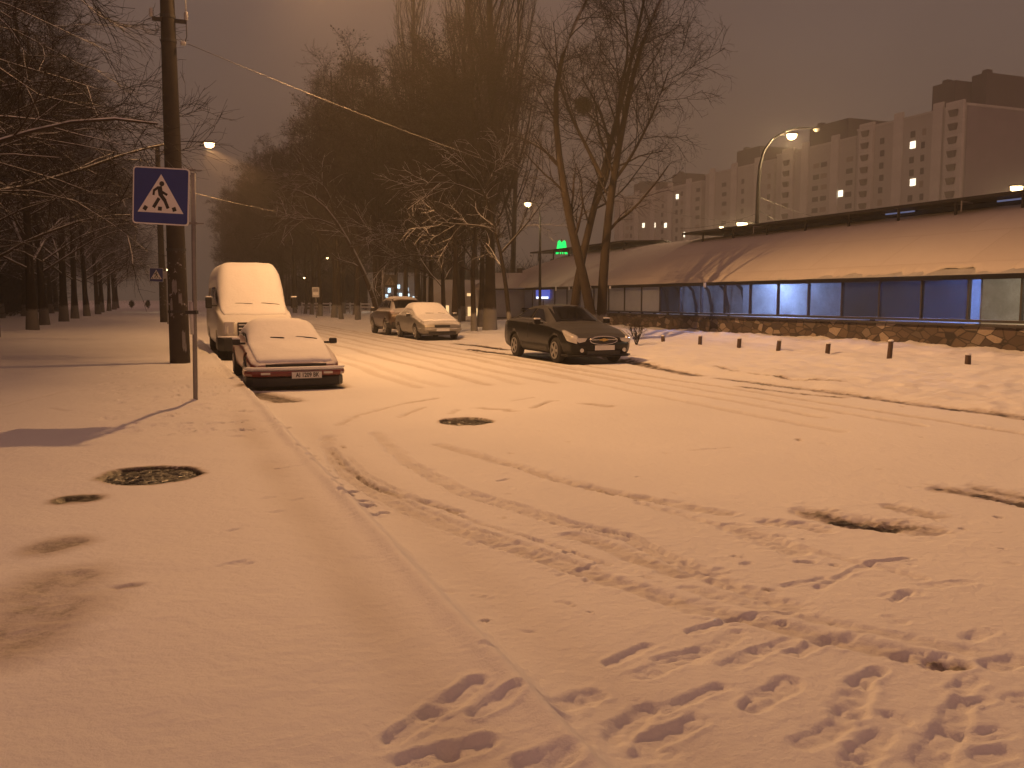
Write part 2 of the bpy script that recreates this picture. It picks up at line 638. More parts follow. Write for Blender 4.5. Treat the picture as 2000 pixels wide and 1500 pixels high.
M['win_on'] = emit('lit_window', (1.0, .86, .62), 2.6)
M['shop_on'] = emit('cold_shop_light', (.62, .86, 1.0), 1.6)
M['shop_warm'] = emit('warm_shop_light', (1.0, .72, .35), .8)

# ------------------------------------------------------------------ ground relief
caps = []          # (pts, radius, depth, rim, bare, bare_radius, rough)


def print_px(a, b, r=.075, d=.045, rim=.5, bare=0.0, z=0.02, br=1.0, rough=.35):
    if d > .02 and r < .075: r = r * .95; d = d * .30 * rnd.uniform(.75, 1.25); bare = bare if bare > .5 else bare * .35; rough = rough + .35
    A = at_z(a[0], a[1], z); B = at_z(b[0], b[1], z)
    caps.append(([(A.x, A.y), (B.x, B.y)], r, d, rim, bare, br, rough))


def line_px(pts, r=.11, d=.02, rim=.6, bare=0.0, z=0.0, br=1.0, rough=.6):
    P = [at_z(x, y, z) for x, y in pts]
    d = d * .6
    caps.append(([(p.x, p.y) for p in P], r, d, rim, bare, br, rough))


def line_st(s0, s1, t, r=.12, d=.012, bare=.25, wob=.05, rough=.6, rim=.4):
    pts = []
    k = max(3, int((s1 - s0) / 1.5))
    for i in range(k + 1):
        q = W(s0 + (s1 - s0) * i / k, t + rnd.uniform(-wob, wob))
        pts.append((q.x, q.y))
    caps.append((pts, r, d, rim, bare, 1.0, rough))


ZP = .13
# pavement prints and melted spots
for a, b, r in (((765, 1452), (850, 1392), .05), ((850, 1392), (928, 1340), .055), ((930, 1398), (1000, 1362), .05), ((800, 1495), (870, 1470), .06), ((880, 1475), (945, 1452), .06), ((1030, 1500), (1100, 1490), .07)):
    print_px(a, b, r, .05, .8, .1, ZP - .02)
print_px((945, 1302), (1000, 1303), .035, .035, .6, 0, .06)
for x, y in ((440, 1102), (462, 1098), (478, 1100), (455, 1033), (540, 997), (525, 968), (580, 970)):
    print_px((x - 9, y + 2), (x + 9, y - 2), .028, .03, .3, .1, ZP)
for x, y, r in ((430, 800, .05), (405, 775, .07), (395, 790, .06), (350, 770, .05), (300, 752, .05), (330, 745, .05), (470, 820, .05), (455, 790, .05), (440, 760, .05), (415, 742, .05), (365, 735, .06), (395, 815, .05), (480, 805, .05), (420, 765, .04)):
    print_px((x - 8, y + 1), (x + 8, y - 1), r, .045, .5, .0, ZP)
line_px([(340, 796), (385, 790), (412, 789)], .05, .03, .5, 0, ZP)
print_px((135, 973), (165, 971), .10, .02, .1, .95, ZP, 1.8)
print_px((90, 1070), (135, 1058), .10, .012, .0, .50, ZP, 2.2)
print_px((60, 1170), (130, 1130), .16, .01, .0, .38, ZP, 2.2)
print_px((10, 1250), (90, 1190), .2, .01, .0, .42, ZP, 2.0)
print_px((230, 1150), (265, 1145), .04, .01, .0, .4, ZP, 1.6)
line_px([(535, 912), (575, 908), (590, 906)], .03, .012, .3, 0, ZP)
line_px([(0, 795), (60, 780), (120, 765), (200, 760)], .05, .02, .4, .1, ZP)  # this and the next: branch shadows put in as shallow, slightly darker grooves
line_px([(0, 808), (100, 796), (130, 802)], .05, .02, .4, .1, ZP)
# prints along the kerb foot
for x, y, r in ((552, 838, .055), (545, 850, .045), (598, 893, .055), (607, 901, .05), (627, 924, .05), (590, 878, .04), (615, 913, .04), (680, 963, .05), (672, 971, .05), (700, 982, .06), (681, 990, .045), (715, 990, .05), (690, 1000, .04), (742, 1003, .04), (560, 858, .04), (640, 935, .04), (655, 950, .04)):
    print_px((x - 10, y + 3), (x + 9, y - 3), r, .13, .5, .62 if r > .048 else .3, .0)
# prints on the carriageway
for a, b, r, d in (((1062, 1390), (1160, 1356), .062, .06), ((1203, 1436), (1262, 1382), .062, .062), ((1262, 1446), (1352, 1412), .062, .06),
                   ((1292, 1385), (1405, 1345), .05, .045), ((1462, 1385), (1545, 1335), .06, .055), ((1192, 1294), (1262, 1262), .042, .04),
                   ((1262, 1318), (1385, 1268), .06, .04), ((1285, 1290), (1375, 1272), .04, .035), ((1350, 1236), (1440, 1208), .045, .04), ((1410, 1262), (1440, 1240), .06, .03),
                   ((1425, 1302), (1480, 1275), .05, .045), ((1480, 1272), (1545, 1255), .045, .04), ((1553, 1278), (1622, 1248), .055, .055), ((1445, 1204), (1545, 1197), .035, .035),
                   ((1640, 1252), (1680, 1240), .035, .025), ((1680, 1335), (1715, 1312), .055, .05), ((1660, 1385), (1685, 1340), .07, .04), ((1570, 1455), (1640, 1420), .06, .05), ((1650, 1400), (1665, 1395), .06, .05),
                   ((1740, 1400), (1760, 1410), .05, .035), ((1815, 1300), (1840, 1285), .05, .04), ((1825, 1305), (1875, 1300), .06, .05), ((1735, 1208), (1760, 1215), .04, .045), ((1730, 1165), (1790, 1160), .05, .03),
                   ((1745, 1175), (1775, 1155), .03, .04), ((1820, 1145), (1890, 1138), .05, .03), ((1600, 1145), (1700, 1100), .035, .03), ((1535, 1142), (1610, 1128), .03, .03), ((1700, 1100), (1770, 1092), .03, .02), ((1560, 1096), (1585, 1098), .03, .02),
                   ((1890, 1250), (1930, 1235), .05, .03), ((1855, 1425), (1880, 1375), .06, .05), ((1900, 1375), (1925, 1370), .04, .04), ((1810, 1490), (1850, 1435), .07, .045), ((1890, 1440), (1945, 1432), .06, .045), ((1680, 1470), (1720, 1440), .06, .05),
                   ((1670, 1500), (1690, 1470), .06, .05), ((1980, 1370), (2000, 1365), .05, .04), ((1870, 1350), (1900, 1330), .06, .03), ((1760, 1285), (1790, 1280), .06, .02), ((1830, 1490), (1860, 1485), .05, .03), ((1920, 1480), (1960, 1470), .06, .03), ((1940, 1300), (1990, 1290), .06, .02),
                   ((1130, 1108), (1136, 1106), .032, .05), ((1148, 1104), (1154, 1102), .03, .045), ((1166, 1099), (1170, 1098), .026, .045), ((1105, 1078), (1118, 1077), .025, .02), ((1450, 1100), (1462, 1098), .03, .03), ((1400, 1112), (1412, 1110), .03, .025), ((975, 940), (992, 936), .03, .02)):
    print_px(a, b, r, d, .6, .22 if d > .045 else .12, 0.0, 1.0, .5)
for a, b in (((1090, 1400), (1135, 1440)), ((1255, 1460), (1300, 1450))):
    print_px(a, b, .05, .03, .8, 0, .03)
print_px((1825, 1290), (1880, 1302), .05, .05, .6, .7, 0.0)
# swept tyre tracks
T = dict(rough=.9)
line_px([(640, 850), (640, 865), (652, 890), (680, 925), (720, 952), (800, 993), (900, 1034), (1020, 1073), (1150, 1118), (1350, 1185), (1600, 1245), (1800, 1290)], .10, .022, .7, .22, **T)
line_px([(735, 845), (760, 870), (800, 905), (900, 962), (1000, 990), (1100, 1022), (1180, 1034), (1230, 1050), (1300, 1085), (1420, 1140), (1540, 1185)], .09, .020, .8, .16, **T)
line_px([(645, 870), (672, 905), (730, 945), (790, 968), (900, 1000)], .05, .03, .5, .42, rough=1.0)
line_px([(855, 868), (900, 880), (990, 905), (1100, 940), (1200, 962), (1300, 982), (1420, 1003)], .10, .018, .6, .22, **T)
line_px([(1150, 950), (1210, 965), (1260, 972)], .07, .02, .5, .4, **T)
line_px([(1120, 1045), (1180, 1062), (1260, 1095), (1330, 1120)], .09, .018, .7, .28, **T)
line_px([(660, 830), (700, 812), (780, 790), (855, 778)], .06, .012, .5, .22, **T)
line_px([(780, 815), (810, 803), (830, 795)], .06, .014, .5, .25, **T)
line_px([(790, 787), (855, 777)], .05, .014, .4, .36, **T)
line_px([(1000, 783), (1045, 775)], .04, .014, .4, .28, **T)
line_px([(1040, 797), (1075, 783), (1090, 782)], .06, .016, .4, .4, **T)
line_px([(940, 797), (985, 800), (1000, 803)], .12, .014, .3, .33, **T)
line_px([(1145, 789), (1190, 793)], .13, .012, .2, .42, **T)
line_px([(880, 808), (895, 800)], .06, .01, .4, .25, **T)
line_px([(1350, 880), (1428, 874)], .035, .014, .6, .2, **T)
line_px([(1500, 1020), (1560, 1025), (1600, 1035)], .10, .02, .8, .2, **T)
line_px([(1430, 1030), (1510, 1060), (1545, 1075)], .12, .02, .7, .15, **T)
for off_ in (-7, 8, 18):
    line_px([(652 + off_ * 1.6, 890), (680 + off_ * 2, 925), (720 + off_ * 2.4, 952 - off_ * .2), (800 + off_ * 2.6, 993 - off_ * .4), (900 + off_ * 2.6, 1034 - off_ * .5), (1020 + off_ * 2, 1073 - off_), (1150 + off_ * 2, 1118 - off_)], .028, .019, .9, .18, rough=1.0)
for off_ in (-6, 7):
    line_px([(800 + off_ * 2, 905), (900 + off_ * 2, 962 - off_ * .4), (1000, 990 - off_), (1100, 1022 - off_), (1230, 1050 - off_), (1300, 1085 - off_), (1420, 1140 - off_)], .026, .020, .9, .14, rough=1.0)
line_px([(990, 908), (1100, 943), (1200, 966), (1300, 986)], .03, .03, .8, .3, rough=1.0)
line_px([(1250, 985), (1330, 1005), (1480, 1045), (1640, 1090), (1800, 1130)], .05, .014, .8, .1, rough=1.0)
line_px([(1350, 1150), (1500, 1190), (1700, 1235), (1900, 1275)], .07, .012, .8, .12, rough=1.0)
# crumbs and little pits thrown up beside the tracks
for i_ in range(60):
    x_ = rnd.uniform(620, 2000); y_ = 790 + 480 * rnd.random() ** 1.3
    if y_ > 800 + (x_ - 600) * .55 + 260: continue
    w_ = rnd.uniform(1.5, 6) * (y_ - 583) / 400
    print_px((x_ - w_, y_ - rnd.uniform(-1, 2)), (x_ + w_, y_ + rnd.uniform(-1, 3)), rnd.uniform(.012, .035), rnd.uniform(.012, .03), .6, rnd.choice((0, .2, .3, .45)), 0, 1.2, .8)
for i_ in range(110):
    x_ = rnd.uniform(200, 520); y_ = rnd.uniform(715, 850)
    if x_ > 480 + (y_ - 760) * .85 - 12: continue
    print_px((x_ - 7, y_ + 1), (x_ + 7, y_ - 1), rnd.uniform(.03, .07), rnd.uniform(.06, .12), .9, rnd.choice((0, .15)), ZP, 1.0, .7)
# pothole scuffed bare
line_px([(1588, 1003), (1630, 1015), (1690, 1022), (1745, 1028), (1800, 1034)], .20, .022, .4, .46, rough=1.0)
line_px([(1640, 1018), (1690, 1026), (1735, 1030)], .15, .016, .3, .68, rough=1.0)
line_px([(1740, 990), (1790, 1000), (1820, 1008)], .12, .012, .4, .42, rough=1.0)
line_px([(1845, 955), (1900, 963), (1960, 975), (2010, 985)], .17, .02, .3, .52, rough=1.0)
line_px([(1920, 955), (2010, 972)], .16, .01, .2, .42, rough=1.0)
# dark wheel tracks along the right edge, and straight ruts down the road
line_px([(1215, 705), (1290, 720), (1360, 733)], .24, .02, .3, .66, rough=1.0)
line_px([(1405, 738), (1450, 744), (1550, 757), (1640, 768), (1740, 783), (1850, 798), (1940, 808), (2020, 820)], .20, .016, .4, .52, rough=1.0)
line_px([(1450, 755), (1560, 768), (1640, 775)], .16, .012, .2, .48, rough=1.0)
line_px([(1400, 722), (1440, 730), (1550, 745), (1640, 752)], .14, .03, .5, .5, rough=1.0)
line_px([(890, 671), (940, 676), (990, 683)], .26, .03, .2, .9, rough=1.0)
line_px([(920, 682), (960, 688), (1010, 694)], .26, .03, .2, .8, rough=1.0)
line_px([(1180, 700), (1240, 712)], .15, .02, .2, .7, rough=1.0)
for t_, b_ in ((2.9, .15), (3.4, .1), (4.3, .2), (5.0, .12), (5.6, .18), (6.4, .2), (7.0, .18), (7.5, .22)):
    line_st(16, 90, t_, .17, .012, b_ * 1.35, .12)
for t_, s0, s1, b_ in ((6.3, 9, 22, .12), (7.0, 10, 24, .15), (7.6, 9, 22, .15), (8.2, 8, 24, .2)):
    line_st(s0, s1, t_, .13, .014, b_ * 1.4, .06)
# bare ground beside and under the cars
print_px((490, 768), (560, 783), .28, .02, .1, .62, 0, 1.3)
cars_ground = [(16.4, 1.0, 4.4, 1.75), (24.6, 1.05, 6.6, 2.05), (19.9, 8.75, 4.7, 1.85), (33.4, 8.8, 4.4, 1.75), (38.4, 8.8, 4.2, 1.8)]
MAN_ROAD = at_z(910, 823, 0.0)
MAN_PAVE = at_z(295, 925, ZP)


def relief(X, Y):
    """height of the snow and how far it is worn away, for arrays of world x, y"""
    s, t = st(X, Y)
    near = 1 - sstep(9, 16, s)
    wdt = .07 + .06 * near
    k_off = .03 * fbm(s * .8, t * 0 + 3.3, 9)
    tt = t + k_off
    pave = ZP * (1 - sstep(-wdt * .6, wdt, tt))
    z = pave + .028 * np.exp(-((tt + .07) / .06) ** 2) * (.6 + .8 * vnoise(s * .7, t * 0, 4)) - (.016 * np.exp(-((tt + .40) / .22) ** 2) + .012 * np.exp(-((tt - .36) / .2) ** 2)) * near
    z = z + (.05 * np.exp(-((tt - .0) / .22) ** 2) * fbm(s * 3.2, t * 3.2, 31) * (1 - near))
    # verge
    vg = sstep(ROAD_W, ROAD_W + .7, t + .15 * fbm(s * .9, t * .2, 5))
    z = z + vg * (.07 + .05 * fbm(s * 1.1, t * 1.1, 7) + .10 * fbm(s * 3.2, t * 3.2, 8)) + .10 * sstep(12, 15, t)
    bank = sstep(16.3, 17.3, t + .5 * fbm(s * .7, t * .7, 19))
    z = z + bank * (.12 + .26 * fbm(s * .9, t * .6, 23, 4) + .14 * np.abs(fbm(s * 2.6, t * 2.6, 27, 3)))
    # pavement trees side
    z = z + sstep(-4.5, -7.5, t) * (.04 + .10 * fbm(s * .5, t * .5, 13))
    scuff = np.zeros_like(z)
    z = z + .022 * fbm(s * .55, t * .55, 1) + .010 * fbm(s * 2.3, t * 2.3, 2) + .007 * fbm(s * 6, t * 6, 3) + .004 * fbm(s * 15, t * 15, 12) + .05 * fbm(s * .9, t * .9, 14) * sstep(-.5, -1.4, t) * near
    bare = .17 * np.exp(-((tt + .42) / .17) ** 2) * near * (.6 + vnoise(s * 1.3, t * 2, 71)) + .10 * np.exp(-((tt - .38) / .2) ** 2) * near
    rag = fbm(X * 7, Y * 7, 41, 4)
    rag2 = fbm(X * 22, Y * 22, 43, 3)
    for pts, r, d, rim, br, brad, rough in caps:
        xs = [p[0] for p in pts]; ys = [p[1] for p in pts]
        mrg = r * max(2.4, brad * 1.6) + .05
        m = (X > min(xs) - mrg) & (X < max(xs) + mrg) & (Y > min(ys) - mrg) & (Y < max(ys) + mrg)
        idx = np.nonzero(m)[0]
        if len(idx) == 0:
            continue
        x = X[idx]; y = Y[idx]
        dist = np.full(len(idx), 1e9); kk = np.zeros(len(idx))
        for (ax, ay), (bx, by) in zip(pts[:-1], pts[1:]):
            ux, uy = bx - ax, by - ay
            L2 = ux * ux + uy * uy + 1e-9
            k = np.clip(((x - ax) * ux + (y - ay) * uy) / L2, 0, 1)
            dist = np.minimum(dist, np.hypot(x - ax - k * ux, y - ay - k * uy))
            kk = k
        foot = 1.0
        if len(pts) == 2 and d > .02:
            foot = .80 + .30 * np.abs(2 * kk - 1) ** 1.3
            dist = dist / foot
        q = dist / r * (1 + 1.3 * rough * rag[idx]) + .5 * rough * rag2[idx]
        dep = 1 - sstep(.62, 1.0, q)
        amt = foot * (1 + rough * 1.9 * rag2[idx] + rough * 1.4 * rag[idx])
        z[idx] -= d * dep * np.clip(amt, 0, 2)
        z[idx] += d * rim * .6 * np.exp(-((q - 1.3) / .28) ** 2) * np.clip(.6 + 2.2 * rag[idx], 0, 2)
        if d > .005:
            scuff[idx] = np.maximum(scuff[idx], 1 - sstep(.8, 1.9, q))
        if br > 0:
            bb = br * (1 - sstep(.25, 1.15, q / brad)) * np.clip(1 + rough * 1.5 * rag[idx], 0, 1.6)
            bare[idx] = np.maximum(bare[idx], bb)
    z = z + scuff * (.013 * fbm(X * 24, Y * 24, 61, 3) + .014 * fbm(X * 10, Y * 10, 67, 2))
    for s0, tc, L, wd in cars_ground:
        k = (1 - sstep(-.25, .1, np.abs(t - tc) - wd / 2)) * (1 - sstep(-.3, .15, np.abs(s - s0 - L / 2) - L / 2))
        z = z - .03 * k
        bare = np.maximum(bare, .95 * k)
    for c, rr, dp in ((MAN_ROAD, .33, .05), (MAN_PAVE, .385, .05)):
        q = np.hypot(X - c.x, Y - c.y) / rr + .25 * rag + .10 * rag2
        z = z - dp * (1 - sstep(.93, 1.06, q))
        bare = np.maximum(bare, .8 * (1 - sstep(.95, 1.25, q)))
    z = z + .05 * (sstep(8, 11, s) * (1 - sstep(24, 30, s)) * sstep(-3.2, -1.2, t) * (1 - sstep(-.1, .1, t))) * fbm(s * 2.2, t * 2.6, 91, 3)
    z = z + .05 * (sstep(9.8, 11, t) * (1 - sstep(15.5, 16.5, t))) * fbm(s * 1.6, t * 1.9, 93, 3)
    return z, bare


def gz(x, y):
    return float(relief(np.array([float(x)]), np.array([float(y)]))[0][0])


def steps(*segs):
    out = []
    for a, b, d in segs:
        n = max(1, int(round((b - a) / d)))
        out += list(a + (b - a) * np.arange(n) / n)
    out.append(segs[-1][1])
    return np.array(out)


S_AX = steps((-40, -4, 3), (-4, 2, .4), (2, 6.2, .0125), (6.2, 9, .022), (9, 15, .042), (15, 30, .095), (30, 60, .35), (60, 140, 2), (140, 420, 14))


def ground_sheet(name, tarr):
    s, t = np.meshgrid(S_AX, tarr, indexing='ij')
    X = (X0 + s * DX + t * NX).ravel(); Y = (s * DY + t * NY).ravel()
    z, bare = relief(X, Y)
    V = np.stack([X, Y, z], 1)
    ns, ntt = s.shape
    i = np.arange(ns - 1)[:, None] * ntt + np.arange(ntt - 1)[None, :]
    Q = np.stack([i, i + 1, i + ntt + 1, i + ntt], -1).reshape(-1, 4)
    Q = Q[:, ::-1] if False else Q
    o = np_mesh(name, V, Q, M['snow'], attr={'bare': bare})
    o['kind'] = 'structure'
    return o


ground_sheet('pavement', steps((-60, -12, 4), (-12, -4, .16), (-4, -1.2, .035), (-1.2, 0, .016)))
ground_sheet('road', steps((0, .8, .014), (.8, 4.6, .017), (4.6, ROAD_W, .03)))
ground_sheet('snowy_verge', steps((ROAD_W, 11, .04), (11, 19.6, .09), (19.6, 40, 1.5), (40, 240, 20)))
g = MB().add([(-900, -300, -.25), (900, -300, -.25), (900, 900, -.25), (-900, 900, -.25)], [(0, 1, 2, 3)]).build('ground', M['snow_cap'], fix=False)
g['kind'] = 'structure'

# ------------------------------------------------------------------ manhole covers


def manhole(c, r, label, z):
    t = thing('manhole_cover', label, 'manhole', (c.x, c.y, z))
    mb = MB().lathe([(r * 1.05, -.03), (r * 1.05, 0), (r * .9, .006), (r * .89, -.004), (r * .86, -.004), (r * .85, .008), (r * .4, .010), (.001, .011)], 40)
    mb.build('cover', M['iron'], t)


manhole(MAN_ROAD, .36, 'dark iron manhole cover melted clear of snow in the road', gz(MAN_ROAD.x, MAN_ROAD.y) + .022)
manhole(MAN_PAVE, .42, 'wet round iron manhole cover melted clear on the snowy pavement', gz(MAN_PAVE.x, MAN_PAVE.y) + .022)

# ------------------------------------------------------------------ street lights
def light(name, loc, power, color=LAMP_COL, size=.15, parent=None, street=False, rot=None):
    d = bpy.data.lights.new(name, 'POINT')
    d.energy = power; d.color = color; d.shadow_soft_size = size
    if street:                                     # street optics: wide throw along the road, little to the house side
        d.use_nodes = True
        n = d.node_tree
        e_ = n.nodes['Emission']
        tc = n.nodes.new('ShaderNodeTexCoord')
        sp = n.nodes.new('ShaderNodeSeparateXYZ'); n.links.new(tc.outputs['Normal'], sp.inputs[0])
        rp = n.nodes.new('ShaderNodeValToRGB')
        dn = math_node(n, 'ADD', math_node(n, 'MULTIPLY', sp.outputs['Z'], .5), .5)     # 0 straight down, .5 level
        n.links.new(dn, rp.inputs[0])
        el = rp.color_ramp.elements
        for i_, (q_, v_) in enumerate(((0.0, .28), (.08, .32), (.16, .52), (.25, 1.0), (.30, .88), (.355, .12), (.42, .05), (.52, .0))):
            x_ = el[i_] if i_ < 2 else el.new(q_)
            x_.position = q_; x_.color = (v_, v_, v_, 1)
        side = mapr(n, sp.outputs['X'], -.50, .06, .10, 1.0)
        st_ = math_node(n, 'MULTIPLY', rp.outputs[0], side)
        n.links.new(st_, e_.inputs['Strength'])
    o = bpy.data.objects.new(name, d)
    link(o, parent); o.location = loc
    if rot is not None: o.rotation_euler = rot
    return o


def luminaire(parent, p, yaw, mat, length=.7, power=0, color=LAMP_COL, street=False, name='lamp_head'):
    """cobra head at local p, pointing along yaw; glowing bowl below"""
    rot = Matrix.Rotation(yaw, 3, 'Z')
    vs = []
    prof = [(-.5, .05), (-.45, .09), (-.2, .14), (.2, .17), (.42, .13), (.5, .04)]
    n = 10
    for u, r in prof:
        for k in range(n):
            a = PI * k / (n - 1)
            vs.append(Vector(p) + rot @ Vector((u * length, math.cos(a) * r * length, math.sin(a) * r * .75 * length)))
    fs = []
    for i in range(len(prof) - 1):
        for k in range(n - 1):
            fs.append((i * n + k, i * n + k + 1, (i + 1) * n + k + 1, (i + 1) * n + k))
        fs.append((i * n + n - 1, i * n, (i + 1) * n, (i + 1) * n + n - 1))
    h = MB().add(vs, fs).build(name, M['dark_steel'], parent, smooth=True)
    vs = []
    for u, r in ((-.12, .02), (-.08, .1), (.05, .14), (.25, .14), (.38, .09), (.42, .02)):
        for k in range(n):
            a = PI * k / (n - 1)
            vs.append(Vector(p) + rot @ Vector((u * length, math.cos(a) * r * length, -.004 - math.sin(a) * r * 1.9 * length)))
    fs = []
    for i in range(5):
        for k in range(n - 1):
            fs.append((i * n + k, i * n + k + 1, (i + 1) * n + k + 1, (i + 1) * n + k))
    MB().add(vs, fs).build('lamp_glass', mat, h, smooth=True)
    if power:
        q = Vector(p) + rot @ Vector((.12 * length, 0, -.3 * length))
        light('lamp_light', q, power, color, .10, h, street)
    return h


def utility_pole(loc, H, r0, r1, label, power, hardware=False):
    t = thing('utility_pole', label, 'pole', loc, ALPHA)
    n = 12
    zs = np.linspace(-.2, H, 16)
    MB().tube([(0, 0, z) for z in zs], [r0 + (r1 - r0) * max(0, z) / H for z in zs], 20).build('pole', M['pole'], t, smooth=True)
    # bracket arm towards the road
    pts = [(0, 0, H - .9), (.5, 0, H - .1), (1.1, 0, H + .25), (1.9, 0, H + .32), (2.5, 0, H + .3)]
    MB().tube(pts, .035, 8).build('lamp_arm', M['dark_steel'], t, smooth=True)
    luminaire(t, (2.9, 0, H + .28), 0, M['lamp_on'], 1.15, power, LAMP_COL, True)
    if hardware:
        z = 6.97 + .0
        for zz in (7.62, 8.15):
            mb = MB().box((.03, -.05, zz), (.72, .06, .08))
            mb.build('cross_arm', M['dark_steel'], t)
            for x in (-.34, .38):
                MB().lathe([(.012, -.10), (.05, -.08), (.03, -.03), (.055, 0), (.03, .04), (.045, .07), (.015, .10)], 10, 'Z', (x, -.05, zz + .13)).build('insulator', M['sign_back'], t, smooth=True)
        MB().tube([(.16 * math.cos(a) - .36, -.03, 7.45 + .17 * math.sin(a)) for a in np.linspace(0, 2 * PI, 20)], .008, 5).build('wire_coil', M['cable'], t, smooth=True)
        MB().tube([(.38, -.05, 8.15), (.38, -.06, 7.3), (.33, -.06, 7.15)], .012, 6).build('jumper_wire', M['cable'], t, smooth=True)
        MB().lathe([(.02, -.06), (.06, -.03), (.03, 0), (.06, .03), (.02, .06)], 10, 'X', (.30, -.06, 7.15)).build('strain_insulator', M['sign_back'], t, smooth=True)
        for zz in (7.18, 7.7, 1.2, 2.6):
            rr = r0 + (r1 - r0) * zz / H
            MB().lathe([(rr + .008, -.03), (rr + .012, -.03), (rr + .012, .03), (rr + .008, .03)], 20, 'Z', (0, 0, zz)).build('steel_band', M['dark_steel'], t)
        # scraps of old notices pasted round the shaft
        for a0, zc, w, h in ((-1.9, 1.75, .5, .28), (-1.35, 1.5, .35, .24), (-2.3, 1.3, .3, .34), (-1.15, .55, .35, .42), (-1.0, .40, .22, .2)):
            rr = r0 + (r1 - r0) * zc / H + .006
            mb = MB(); k = 6
            vs = []
            for j, zz in enumerate((zc - h / 2, zc + h / 2)):
                for i in range(k + 1):
                    a = a0 + w * (i / k - .5)
                    q = rr + rnd.uniform(0, .006)
                    vs.append((q * math.cos(a), q * math.sin(a), zz + rnd.uniform(-.05, .05)))
            mb.add(vs, [(i, i + 1, i + k + 2, i + k + 1) for i in range(k)])
            mb.build('paper_scrap', M['paper'], t, smooth=True, fix=False)
    # snow heaped round the foot
    return t


M['paper'] = plain('torn_paper', (.17, .165, .18), .8, 0, .5, 18)
P1 = at_z(352, 709, ZP)
P2 = Vector((P1.x + 36.8 * DX, P1.y + 36.8 * DY, ZP))
P2 = at(320, 628, 56.0); P2.z = .12
utility_pole((P1.x, P1.y, gz(P1.x, P1.y) - .02), 10.4, .225, .13, 'nearest dark concrete utility pole with torn notices behind the crossing sign', LAMP1_W, True)
utility_pole((P2.x, P2.y, .1), 11.0, .225, .14, 'second concrete utility pole farther along the pavement with a lit lamp', LAMP2_W)

# cables
def cable(pts, label, r=.014):
    o = MB().tube(pts, r, 6).build('overhead_cable', M['cable'], smooth=True)
    tag(o, label, 'cable')


def sagged(A, B, sag, n=40):
    return [A.lerp(B, i / n) - Vector((0, 0, 4 * sag * (i / n) * (1 - i / n))) for i in range(n + 1)]


cable(sagged(at(368, 86, 19.75), at(1475, 436, 52), .85), 'long snowy cable sagging from the near utility pole over the road', .0075)
cable(sagged(at(322, 362, 55.6), at(849, 452, 80), .6), 'second snowy cable running from the far utility pole to the trees', .02)
cable(sagged(at(318, -30, 21.5), at(316, 250, 56), .2), 'thin dark cable hanging beside the top of the near pole', .008)


def street_lamp(px, py, Y, label, side=-1, power=0, H=None, mat='lamp_far', arm=1.2, length=.6, col_=(1, .72, .36), group=None):
    """lamp head at the pixel ray; pole stands beside it"""
    p = at(px, py, Y)
    base = Vector((p.x - side * arm, Y, 0))
    t = thing('street_lamp', label, 'street lamp', base, 0, group)
    h = p.z + .1
    MB().tube([(0, 0, -.1), (0, 0, 1.2), (0, 0, h * .6), (0, 0, h - .7)], [.09, .085, .065, .05], 10).build('pole', M['lamp_post'], t, smooth=True)
    MB().tube([(0, 0, h - .72), (side * .15 * arm, 0, h - .25), (side * .45 * arm, 0, h), (side * .8 * arm, 0, h)], .035, 8).build('lamp_arm', M['lamp_post'], t, smooth=True)
    luminaire(t, (side * arm, 0, h), 0 if side > 0 else PI, M[mat], length, power, col_)
    return t


street_lamp(1035, 400, 48, 'lit street lamp with a short arm standing left of the green M', -1, 130, arm=.55, length=.7)
street_lamp(1455, 438, 70, 'bright yellow lamp showing just over the station roof, left of the curved lamp post', -1, 2500, length=1.5)
street_lamp(1411, 445, 88, 'small dim lamp at the left end of the roof canopy', -1, 150, length=.7)
street_lamp(1992, 367, 60, 'large yellow lamp over the roof at the right edge', -1, 2200, length=1.5)
street_lamp(938, 508, 72, 'yellow lamp glimpsed beside the big poplar trunk above the kiosk', 1, 120, length=.55)
street_lamp(849, 457, 80, 'highest of the small lamps glimpsed between the tree trunks', 1, 60, length=.5)
street_lamp(841, 546, 105, 'low warm lamp between the trunks right of the cold shop window', 1, 40, length=.6)
street_lamp(813, 520, 100, 'tiny pale lamp above the cold shop window', -1, 0, length=.4)
street_lamp(641, 505, 110, 'small white lamp left of the leaning birch', -1, 60, length=.6)
street_lamp(594, 543, 135, 'small distant lamp low above the van mirror', 1, 60, length=.7)
street_lamp(330, 527, 98, 'small bright lamp peeping past the left side of the near pole', -1, 150, length=.75)

# the tall curved double lamp behind the station
pb = at(1482, 445, 52)
t = thing('street_lamp', 'tall curved double-arm lamp post rising behind the station roof', 'street lamp', (pb.x, 52, 0))
cv = [at(x, y, 52) - Vector((pb.x, 52, 0)) for x, y in ((1478, 445), (1481, 360), (1484, 325), (1492, 295), (1508, 272), (1530, 258), (1560, 250), (1596, 250))]
MB().tube([(cv[0].x, 0, -.1), (cv[0].x, 0, 3)] + cv, [.16, .15, .13, .10, .09, .075, .06, .05, .045, .04], 10).build('pole', M['lamp_post'], t, smooth=True)
q = at(1541, 262, 51.6) - Vector((pb.x, 52, 0))
MB().tube([cv[4], (cv[4] + q) / 2 + Vector((0, 0, .12)), q], .035, 8).build('lamp_arm', M['lamp_post'], t, smooth=True)
luminaire(t, q, 0, M['lamp_on'], 1.1, 2600, (1, .66, .30))
luminaire(t, at(1592, 251, 52) - Vector((pb.x, 52, 0)), 0, M['lamp_off'], .7, name='dark_lamp_head')
for a, b in (((1484, 385), (1640, 432)), ((1484, 412), (1560, 440)), ((1476, 418), (1330, 446))):
    cable(sagged(at(*a, 52), at(*b, 58), .2, 16), 'thin wire from the curved lamp post, ' + ('upper right' if a[1] < 400 else 'lower right' if a[0] > 1480 else 'left side'), .012)

